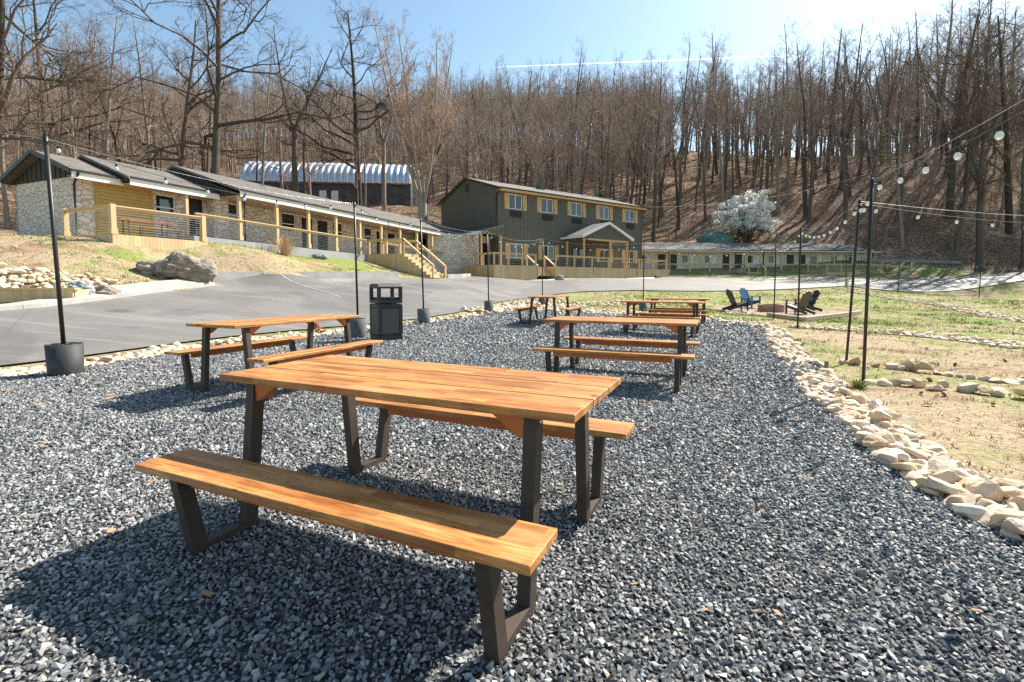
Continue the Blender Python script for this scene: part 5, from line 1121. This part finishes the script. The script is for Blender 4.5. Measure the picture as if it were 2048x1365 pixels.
for pxx, Y, H, r_, kind, bk, tw, sd, rx, lab in HERO:
    o = tree_obj(sd, H, r_, kind, bk, tw); x = (pxx - 1024) / FOC * Y; o.location = (x, Y, z1(x, Y)); o.rotation_euler = (0, rx, 0); tag(o, lab, 'tree')
KINDS = [('forest', 20, .19, 'bark', 'dtwig', 'tall slender dark forest tree, bare, on the leaf covered hill'), ('forest', 22, .23, 'bark2', 'twig', 'tall slender grey forest tree, bare, on the leaf covered hill'),
 ('forest', 18, .15, 'bark2', 'twig2', 'thin pale forest tree, bare, on the leaf covered hill'), ('fork', 20, .24, 'bark', 'dtwig', 'dark forked forest tree, bare, on the leaf covered hill'),
 ('forest', 21, .21, 'bark', 'twig2', 'tall forest tree with pale twigs, bare, on the hill'), ('oak', 19, .24, 'bark2', 'twig', 'wide limbed grey forest tree, bare, on the hill'),
 ('forest', 15, .11, 'bark2', 'twig2', 'young thin pole tree, bare, in the hillside wood'), ('fork', 17, .17, 'bark2', 'twig2', 'pale forked forest tree, bare, on the hill'),
 ('forest', 23, .26, 'bark', 'dtwig', 'tallest dark forest tree kind with a high narrow crown'), ('forest', 16, .12, 'bark', 'dtwig', 'young dark pole tree, bare, in the hillside wood')]
TM = []
for k, (kd, H, r_, bk, tw, lab) in enumerate(KINDS):
    (tv, tf), (cv, cf) = tree_mesh(100 + k, H, r_, kd)
    mt = grid_obj('trunk', tv, tf, M[bk]); mc = grid_obj('crown', cv, cf, M[tw]); TM.append((mt.data, mc.data)); bpy.data.objects.remove(mt); bpy.data.objects.remove(mc)
cand = []; cell = {}
lx0, ly0 = FL['o']
def blocked(x, y):
    for F_, a0, a1, b0, b1 in ((FL, -2, 33, -9, 3), (FS, -6, 21, -13, 5), (FR_, -2, 31, -10, 3)):
        dx, dy = x - F_['o'][0], y - F_['o'][1]; u_ = F_['u']; a = dx * u_[0] + dy * u_[1]; b = dx * u_[1] - dy * u_[0]
        if a0 < a < a1 and b0 < b < b1: return True
    if -37 < x < -10 and 57 < y < 73: return True
    if 25 < x < 42 and 62 < y < 73: return True
    return any(abs(x - (h[0] - 1024) / FOC * h[1]) < 1.4 and abs(y - h[1]) < 1.4 for h in HERO)
for _ in range(26000):
    y = RNG.uniform(22, 175); x = RNG.uniform(-1.25, 1.25) * y
    if float(hill(x, y)) < .8 or blocked(x, y): continue
    if RNG.random() > (.26 if x > .3 * y and y < 62 else .42 if x > .3 * y else .70): continue
    if x / y < -.10 and y < 72 and RNG.random() < (.75 if x / y < -.7 else .93): continue
    g = (int(x // 3), int(y // 3))
    if any(math.hypot(x - q[0], y - q[1]) < (3.5 if x > .3 * y else 2.3) for i in (-1, 0, 1) for j in (-1, 0, 1) for q in cell.get((g[0] + i, g[1] + j), ())): continue
    cell.setdefault(g, []).append((x, y)); k = int(RNG.choice(10, p=[.24, .12, .05, .16, .10, .05, .04, .03, .12, .09] if RNG.random() < np.interp(x / y, [-.1, .45], [0, 1]) else [.13, .12, .15, .06, .13, .06, .14, .09, .03, .09])); cand.append((x, y, k, RNG.uniform(.78, 1.15) * float(np.interp(x / y, [-1., -.2, .25, .6], [.66, .74, .98, 1.14])), RNG.random() * 6.28))  # darker kinds favoured on the right: backlit shade put into bark colour
cand.sort(key=lambda c_: -KINDS[c_[2]][1] * c_[3] / c_[1] * (1 if abs(c_[0]) < 1.06 * c_[1] else .2)); tz = hz([c_[0] for c_ in cand], [c_[1] for c_ in cand])
print('trees', len(cand))
NT_ = 280
for (x, y, k, s, rz), zg in list(zip(cand, tz))[:NT_]:
    o = thing('bare_tree', KINDS[k][5], 'tree', (x, y, zg - .1), rz, 'bare forest trees on the hillside, ' + KINDS[k][5].split(' forest')[0]); o.scale = (s, s, s); o.rotation_euler = (RNG.normal(0, .03), RNG.normal(0, .03), rz)
    for nm, dta in zip(('trunk', 'crown'), TM[k]): c_ = bpy.data.objects.new(nm, dta); COL.objects.link(c_); c_.parent = o
first = {}
for (x, y, k, s, rz) in cand[:NT_]: first.setdefault(k, 1)
reps = {}
for o in bpy.data.objects:
    if o.parent and o.name.split('.')[0] in ('trunk', 'crown'):
        for k, (a, b) in enumerate(TM):
            if o.data is a: reps.setdefault((k, 0), o)
            if o.data is b: reps.setdefault((k, 1), o)
rest = list(zip(cand, tz))[NT_:]
me = bpy.data.meshes.new('far_wood'); me.vertices.add(len(rest)); me.vertices.foreach_set('co', np.array([(c_[0], c_[1], z_ - .1) for c_, z_ in rest], np.float32).ravel())
for nm, col_, ty in (('kind', [c_[2] for c_, _ in rest], 'INT'), ('size', [c_[3] for c_, _ in rest], 'FLOAT'), ('turn', [c_[4] for c_, _ in rest], 'FLOAT')):
    a_ = me.attributes.new(nm, ty, 'POINT'); a_.data.foreach_set('value', col_)
fwd = bpy.data.objects.new('far_wood', me); COL.objects.link(fwd); tag(fwd, 'dense bare wood covering the hill behind the nearer trees', 'wood', kind='stuff')
ng = bpy.data.node_groups.new('wood', 'GeometryNodeTree'); ng.interface.new_socket('Geometry', in_out='INPUT', socket_type='NodeSocketGeometry'); ng.interface.new_socket('Geometry', in_out='OUTPUT', socket_type='NodeSocketGeometry')
N = ng.nodes; LK = ng.links; gi = N.new('NodeGroupInput'); go = N.new('NodeGroupOutput'); jn = N.new('GeometryNodeJoinGeometry')
for k in range(len(TM) - 1, -1, -1):
    j2 = N.new('GeometryNodeJoinGeometry')
    for q in (0, 1):
        oi = N.new('GeometryNodeObjectInfo'); oi.transform_space = 'ORIGINAL'; oi.inputs['Object'].default_value = reps[(k, q)]; LK.new(oi.outputs['Geometry'], j2.inputs[0])
    ti = N.new('GeometryNodeGeometryToInstance'); LK.new(j2.outputs[0], ti.inputs[0]); LK.new(ti.outputs[0], jn.inputs[0])
mp_ = N.new('GeometryNodeMeshToPoints'); LK.new(gi.outputs[0], mp_.inputs[0]); ip = N.new('GeometryNodeInstanceOnPoints'); LK.new(mp_.outputs[0], ip.inputs['Points']); LK.new(jn.outputs[0], ip.inputs['Instance']); ip.inputs['Pick Instance'].default_value = True
def attr(nm, ty):
    a_ = N.new('GeometryNodeInputNamedAttribute'); a_.data_type = ty; a_.inputs['Name'].default_value = nm; return a_.outputs[0]
LK.new(attr('kind', 'INT'), ip.inputs['Instance Index']); LK.new(attr('size', 'FLOAT'), ip.inputs['Scale']); cx = N.new('ShaderNodeCombineXYZ'); LK.new(attr('turn', 'FLOAT'), cx.inputs[2]); LK.new(cx.outputs[0], ip.inputs['Rotation']); LK.new(ip.outputs[0], go.inputs[0])
md = fwd.modifiers.new('wood', 'NODES'); md.node_group = ng

for x, y, L_, a_, lb_ in ((56, 57.5, 7, .25, 'long pale fallen log on the leaf covered bank at the right'), (47, 66, 6, -.5, 'fallen log on the slope behind the far motel end'), (22, 72, 5, .6, 'fallen log between the trunks right of the lodge'), (-20, 57, 5, .3, 'fallen log on the slope below the quonset barn')):
    p, q = np.array([x - L_ / 2 * math.cos(a_), y - L_ / 2 * math.sin(a_)]), np.array([x + L_ / 2 * math.cos(a_), y + L_ / 2 * math.sin(a_)]); zc = z1(x, y); mb = MB(); mb.tube([(p[0] - x, p[1] - y, z1(*p) - zc + .12), (0, .1, .2), (q[0] - x, q[1] - y, z1(*q) - zc + .14)], [.16, .13, .08], 8)
    o = mb.build('fallen_log', M['bark2']); o.location = (x, y, zc); tag(o, lb_, 'log')
# white blossoming tree
rng = np.random.default_rng(5); bx, by = 31.4, 65.6; T, C = TB(), TB(); K = dict(wob=.2, trop=.08, lev=2, kids=((6, 9), (4, 7)))
bt_s = 1.2; bt = thing('blossom_tree', 'rounded tree covered in white blossom behind the far motel roof', 'tree', (bx, by, z1(bx, by))); bt.scale = (bt_s, bt_s, 1.1)
for s in range(5):
    a_ = s * 1.26; pts = walk(rng, np.array([0, 0, -.3]), np.array([math.cos(a_) * .35, math.sin(a_) * .35, 1]), 3.6, 5, .08, .02); T.tube(pts, np.linspace(.13, .06, 6), 6)
    for k in range(9): i = int(rng.integers(1, 6)); e = rng.uniform(.0, 1.1); b_ = rng.random() * 6.28; limb(rng, C, pts[i], np.array([math.cos(b_) * math.cos(e), math.sin(b_) * math.cos(e), math.sin(e)]), rng.uniform(2., 3.6), .045, 0, K)
grid_obj('trunk', np.concatenate(T.v), np.concatenate(T.f), M['bark'], True, bt); cv = np.concatenate(C.v); grid_obj('branches', cv, np.concatenate(C.f), M['bark'], True, bt)
cc_ = cv[rng.integers(0, len(cv), 340)]; cc_ = cc_[(cc_[:, 2] > 1.6)]; pk = cc_[rng.integers(0, len(cc_), 26000)] + rng.normal(0, .17, (26000, 3)) * (1.15, 1.15, .8); nrm = rng.normal(0, 1, (26000, 3)); nrm /= np.linalg.norm(nrm, axis=1)[:, None]; tg = np.cross(nrm, rng.normal(0, 1, (26000, 3))); tg /= np.linalg.norm(tg, axis=1)[:, None]; bn = np.cross(nrm, tg); sz = rng.uniform(.07, .15, (26000, 1))
V = np.stack([pk - tg * sz, pk - bn * sz * .7, pk + tg * sz, pk + bn * sz * .7], 1).reshape(-1, 3); grid_obj('blossom', V, np.arange(104000).reshape(-1, 4), M['blossom'], False, bt)
# dry ornamental shrub in the lawn, and weeds
def tuft(name, label, cat, x, y, n, h, spread, mat, w=.008, seed=1, green=None):
    rg = np.random.default_rng(seed); V = []; Fm = []
    for k in range(n):
        a_ = rg.random() * 6.283; s_ = abs(rg.normal(0, spread)); hh = h * rg.uniform(.5, 1.1); b0 = np.array([math.cos(a_), math.sin(a_), 0]) * s_ * .35; tpt = b0 + np.array([math.cos(a_) * s_, math.sin(a_) * s_, hh]); sd = np.array([-math.sin(a_), math.cos(a_), 0]) * w; md_ = (b0 + tpt) / 2 + np.array([0, 0, hh * .12]); i = len(V)
        V += [b0 - sd, b0 + sd, md_ + sd * .8, md_ - sd * .8, tpt + sd * .15, tpt - sd * .15]; Fm += [(i, i + 1, i + 2, i + 3), (i + 3, i + 2, i + 4, i + 5)]
    o = grid_obj(name, V, Fm, M[mat], False); o.location = (x, y, z1(x, y)); tag(o, label, cat)
    if green is not None: a_ = o.data.attributes.new('green', 'FLOAT', 'POINT'); a_.data.foreach_set('value', np.full(len(V), green, np.float32))
    return o
tuft('dry_shrub', 'dry tan ornamental shrub on the lawn before the motel porch', 'shrub', *fw(FL, 7.6, 2.85), 420, 1.05, .38, 'dry', .009, 3)
for i, (x, y, n, h, lb_) in enumerate(((3.02, 4.02, 60, .07, 'small green weed growing in the gravel near the right border'), (3.95, 5.5, 60, .10, 'green weed at the foot of the thick light pole'), (-3.05, 2.9, 0, 0, ''), (2.62, 2.35, 40, .06, 'green weed between the border cobbles at the right'))):
    if n: tuft('weed', lb_, 'weed', x, y, n, h, .09, 'grass', .009, 20 + i, .95)
# fallen leaves on the gravel
for i, (x, y, s, rz, lb_) in enumerate(((-2.05, 2.72, .02, .4, 'curled orange dead leaf on the gravel left of the nearest bench'), (-3.95, 4.75, .04, 1.2, 'upright orange dead leaf in the angled table shadow'), (-4.6, 11.3, .12, 0, 'small heap of red brown leaves on the border behind the angled table'))):
    mb = MB(); rg = random.Random(i)
    for k in range(1 if s < .1 else 7):
        cx_, cy_ = (0, 0) if s < .1 else (rg.uniform(-.12, .12), rg.uniform(-.1, .1)); P = [(math.cos(a) * s * (1 + .3 * (j % 2)) + cx_, math.sin(a) * s * .7 + cy_, .02 + .5 * s * abs(math.sin(a * 1.5 + k)) + .03 * k * (s > .1)) for j, a in enumerate(np.linspace(0, 6.283, 9)[:-1])]; mb.add(P + [(cx_, cy_, .03 + .03 * k * (s > .1))], [(j, (j + 1) % 8, 8) for j in range(8)])
    o = mb.build('fallen_leaf', M['leafbrown'], fix=False); o.location = (x, y, z1(x, y) + .03); o.rotation_euler = (0, 0, rz); tag(o, lb_, 'leaf')

# ------------------------------------------------------------------ grass and hillside brush
def lawn_points(n, x0, x1, y0, y1):
    X = RNG.uniform(x0, x1, n); Y = RNG.uniform(y0, y1, n); k = (hill(X, Y) < .4) & ~inside(road_poly, X, Y) & ~inside(grav_poly, X, Y) & ~inside(mul, X, Y) & (np.abs(X) < 1.2 * Y + 2); return X[k], Y[k]
GX, GY, GS = [], [], []
for n, x0, x1, y0, y1, s in ((16000, 2.7, 10, 1.5, 9, .045), (22000, 3, 24, 8, 24, .06), (22000, 6, 62, 22, 44, .085), (14000, -17, -3, 12, 32, .075), (7000, -26, -9, 8, 22, .075), (2500, 0, 10, 19, 33, .08), (4000, 14, 52, 50, 60, .09)):
    X, Y = lawn_points(n, x0, x1, y0, y1)
    for x, y in zip(X, Y):
        if (x < -3 and any(0 < 0 for _ in ())): continue
    GX.append(X); GY.append(Y); GS.append(np.full(len(X), s))
GX, GY, GS = np.concatenate(GX), np.concatenate(GY), np.concatenate(GS)
keep = np.array([not (-.5 < (x - FL['o'][0]) * FL['u'][0] + (y - FL['o'][1]) * FL['u'][1] < 31 and (x - FL['o'][0]) * FL['u'][1] - (y - FL['o'][1]) * FL['u'][0] < 2.3) for x, y in zip(GX, GY)]) if len(GX) else None
GX, GY, GS = GX[keep], GY[keep], GS[keep]
gn = np.array([mnoise.fractal((x * .35, y * .35, 7.7), 1, 2, 3) + .5 * mnoise.noise((x * 1.7, y * 1.7, 2.)) for x, y in zip(GX, GY)]); far_b = lush(GX, GY) * 4.5 + .12
GS = GS * np.where(RNG.random(len(GS)) < .07, 2.0, 1.); green = np.clip((gn + far_b - .08) * 3.2, 0, 1); ok = RNG.random(len(GX)) < .35 + .65 * green; GX, GY, GS, green = GX[ok], GY[ok], GS[ok], green[ok]
gz = hz(GX, GY); nb = 5; n = len(GX) * nb; bx_ = np.repeat(GX, nb) + RNG.normal(0, .02, n) * np.repeat(GS, nb) / .05; by_ = np.repeat(GY, nb) + RNG.normal(0, .02, n) * np.repeat(GS, nb) / .05
hh = np.repeat(GS, nb) * RNG.uniform(.4, 1.1, n) * (.55 + .6 * np.repeat(green, nb)); az = RNG.random(n) * 6.283; ln = hh * RNG.uniform(.2, 1.1, n); wd = np.repeat(GS, nb) * .085
b0 = np.stack([bx_, by_, np.repeat(gz, nb) - .005], 1); sd = np.stack([-np.sin(az), np.cos(az), 0 * az], 1) * wd[:, None]; tp_ = b0 + np.stack([np.cos(az) * ln, np.sin(az) * ln, hh], 1)
V = np.stack([b0 - sd, b0 + sd, tp_], 1).reshape(-1, 3); grass = grid_obj('grass', V, np.arange(3 * n).reshape(-1, 3), M['grass'], False); tag(grass, 'short patchy green and straw coloured grass', 'grass', kind='stuff')
a_ = grass.data.attributes.new('green', 'FLOAT', 'POINT'); a_.data.foreach_set('value', np.repeat(green, nb * 3).astype(np.float32))
n = 10500; Y = RNG.uniform(22, 125, n) ; X = RNG.uniform(-1.2, 1.2, n) * Y; k = (hill(X, Y) > .55) & ~np.array([blocked(x, y) for x, y in zip(X, Y)]); X, Y = X[k], Y[k]; Zb = hz(X, Y); nb = 16; n = len(X) * nb
az = RNG.random(n) * 6.283; hh = RNG.uniform(.4, 1.6, n) * np.repeat(RNG.uniform(.5, 1.5, len(X)), nb); ln = hh * RNG.uniform(.1, .9, n); b0 = np.stack([np.repeat(X, nb) + RNG.normal(0, .3, n), np.repeat(Y, nb) + RNG.normal(0, .3, n), np.repeat(Zb, nb) - .1], 1); w_ = RNG.uniform(.010, .026, n)
tp_ = b0 + np.stack([np.cos(az) * ln, np.sin(az) * ln, hh], 1); sx = np.stack([w_, 0 * w_, 0 * w_], 1); sy = np.stack([0 * w_, w_, 0 * w_], 1)
V = np.stack([b0 + sx, b0 - .5 * sx + sy, b0 - .5 * sx - sy, tp_], 1).reshape(-1, 3); i4 = np.arange(n)[:, None] * 4
Fm = np.concatenate([i4 + np.array([[0, 1, 3]]), i4 + np.array([[1, 2, 3]]), i4 + np.array([[2, 0, 3]])]); br = grid_obj('undergrowth', V, Fm, M['brush'], False); tag(br, 'dry brown brush and saplings on the wooded hillside', 'undergrowth', kind='stuff')

def lying_leaves(X, Y, S, lift):
    n = len(X); Z = hz(X, Y) + lift; a = RNG.random(n) * 6.283; tl = RNG.normal(0, .45, (n, 2)); c_, s_ = np.cos(a), np.sin(a); out = []
    for du, dv in ((-1, 0), (0, -.6), (1, 0), (0, .6)): out.append(np.stack([X + (c_ * du - s_ * dv) * S, Y + (s_ * du + c_ * dv) * S, Z + (tl[:, 0] * du + tl[:, 1] * dv) * S + .3 * S], 1))
    return np.stack(out, 1).reshape(-1, 3)
LX = np.concatenate([RNG.uniform(2.8, 30, 5200), RNG.uniform(-20, -9, 2600), RNG.uniform(-6, 4, 260)]); LY = np.concatenate([RNG.uniform(2, 38, 5200), RNG.uniform(10, 26, 2600), RNG.uniform(1.3, 10, 260)])
kk = (np.abs(LX) < 1.15 * LY + 1) & ~inside(road_poly, LX, LY); LX, LY = LX[kk], LY[kk]
V = lying_leaves(LX, LY, RNG.uniform(.018, .045, len(LX)) * np.where(np.abs(LX) < 4, .6, 1), np.where(inside(grav_poly, LX, LY), .028, .012)); tag(grid_obj('leaf_litter', V, np.arange(len(V)).reshape(-1, 4), mat_twig('dry_leaf', (.22, .12, .06), (.42, .27, .15)), False), 'scattered dry brown leaves on the lawn and gravel', 'leaves', kind='stuff')
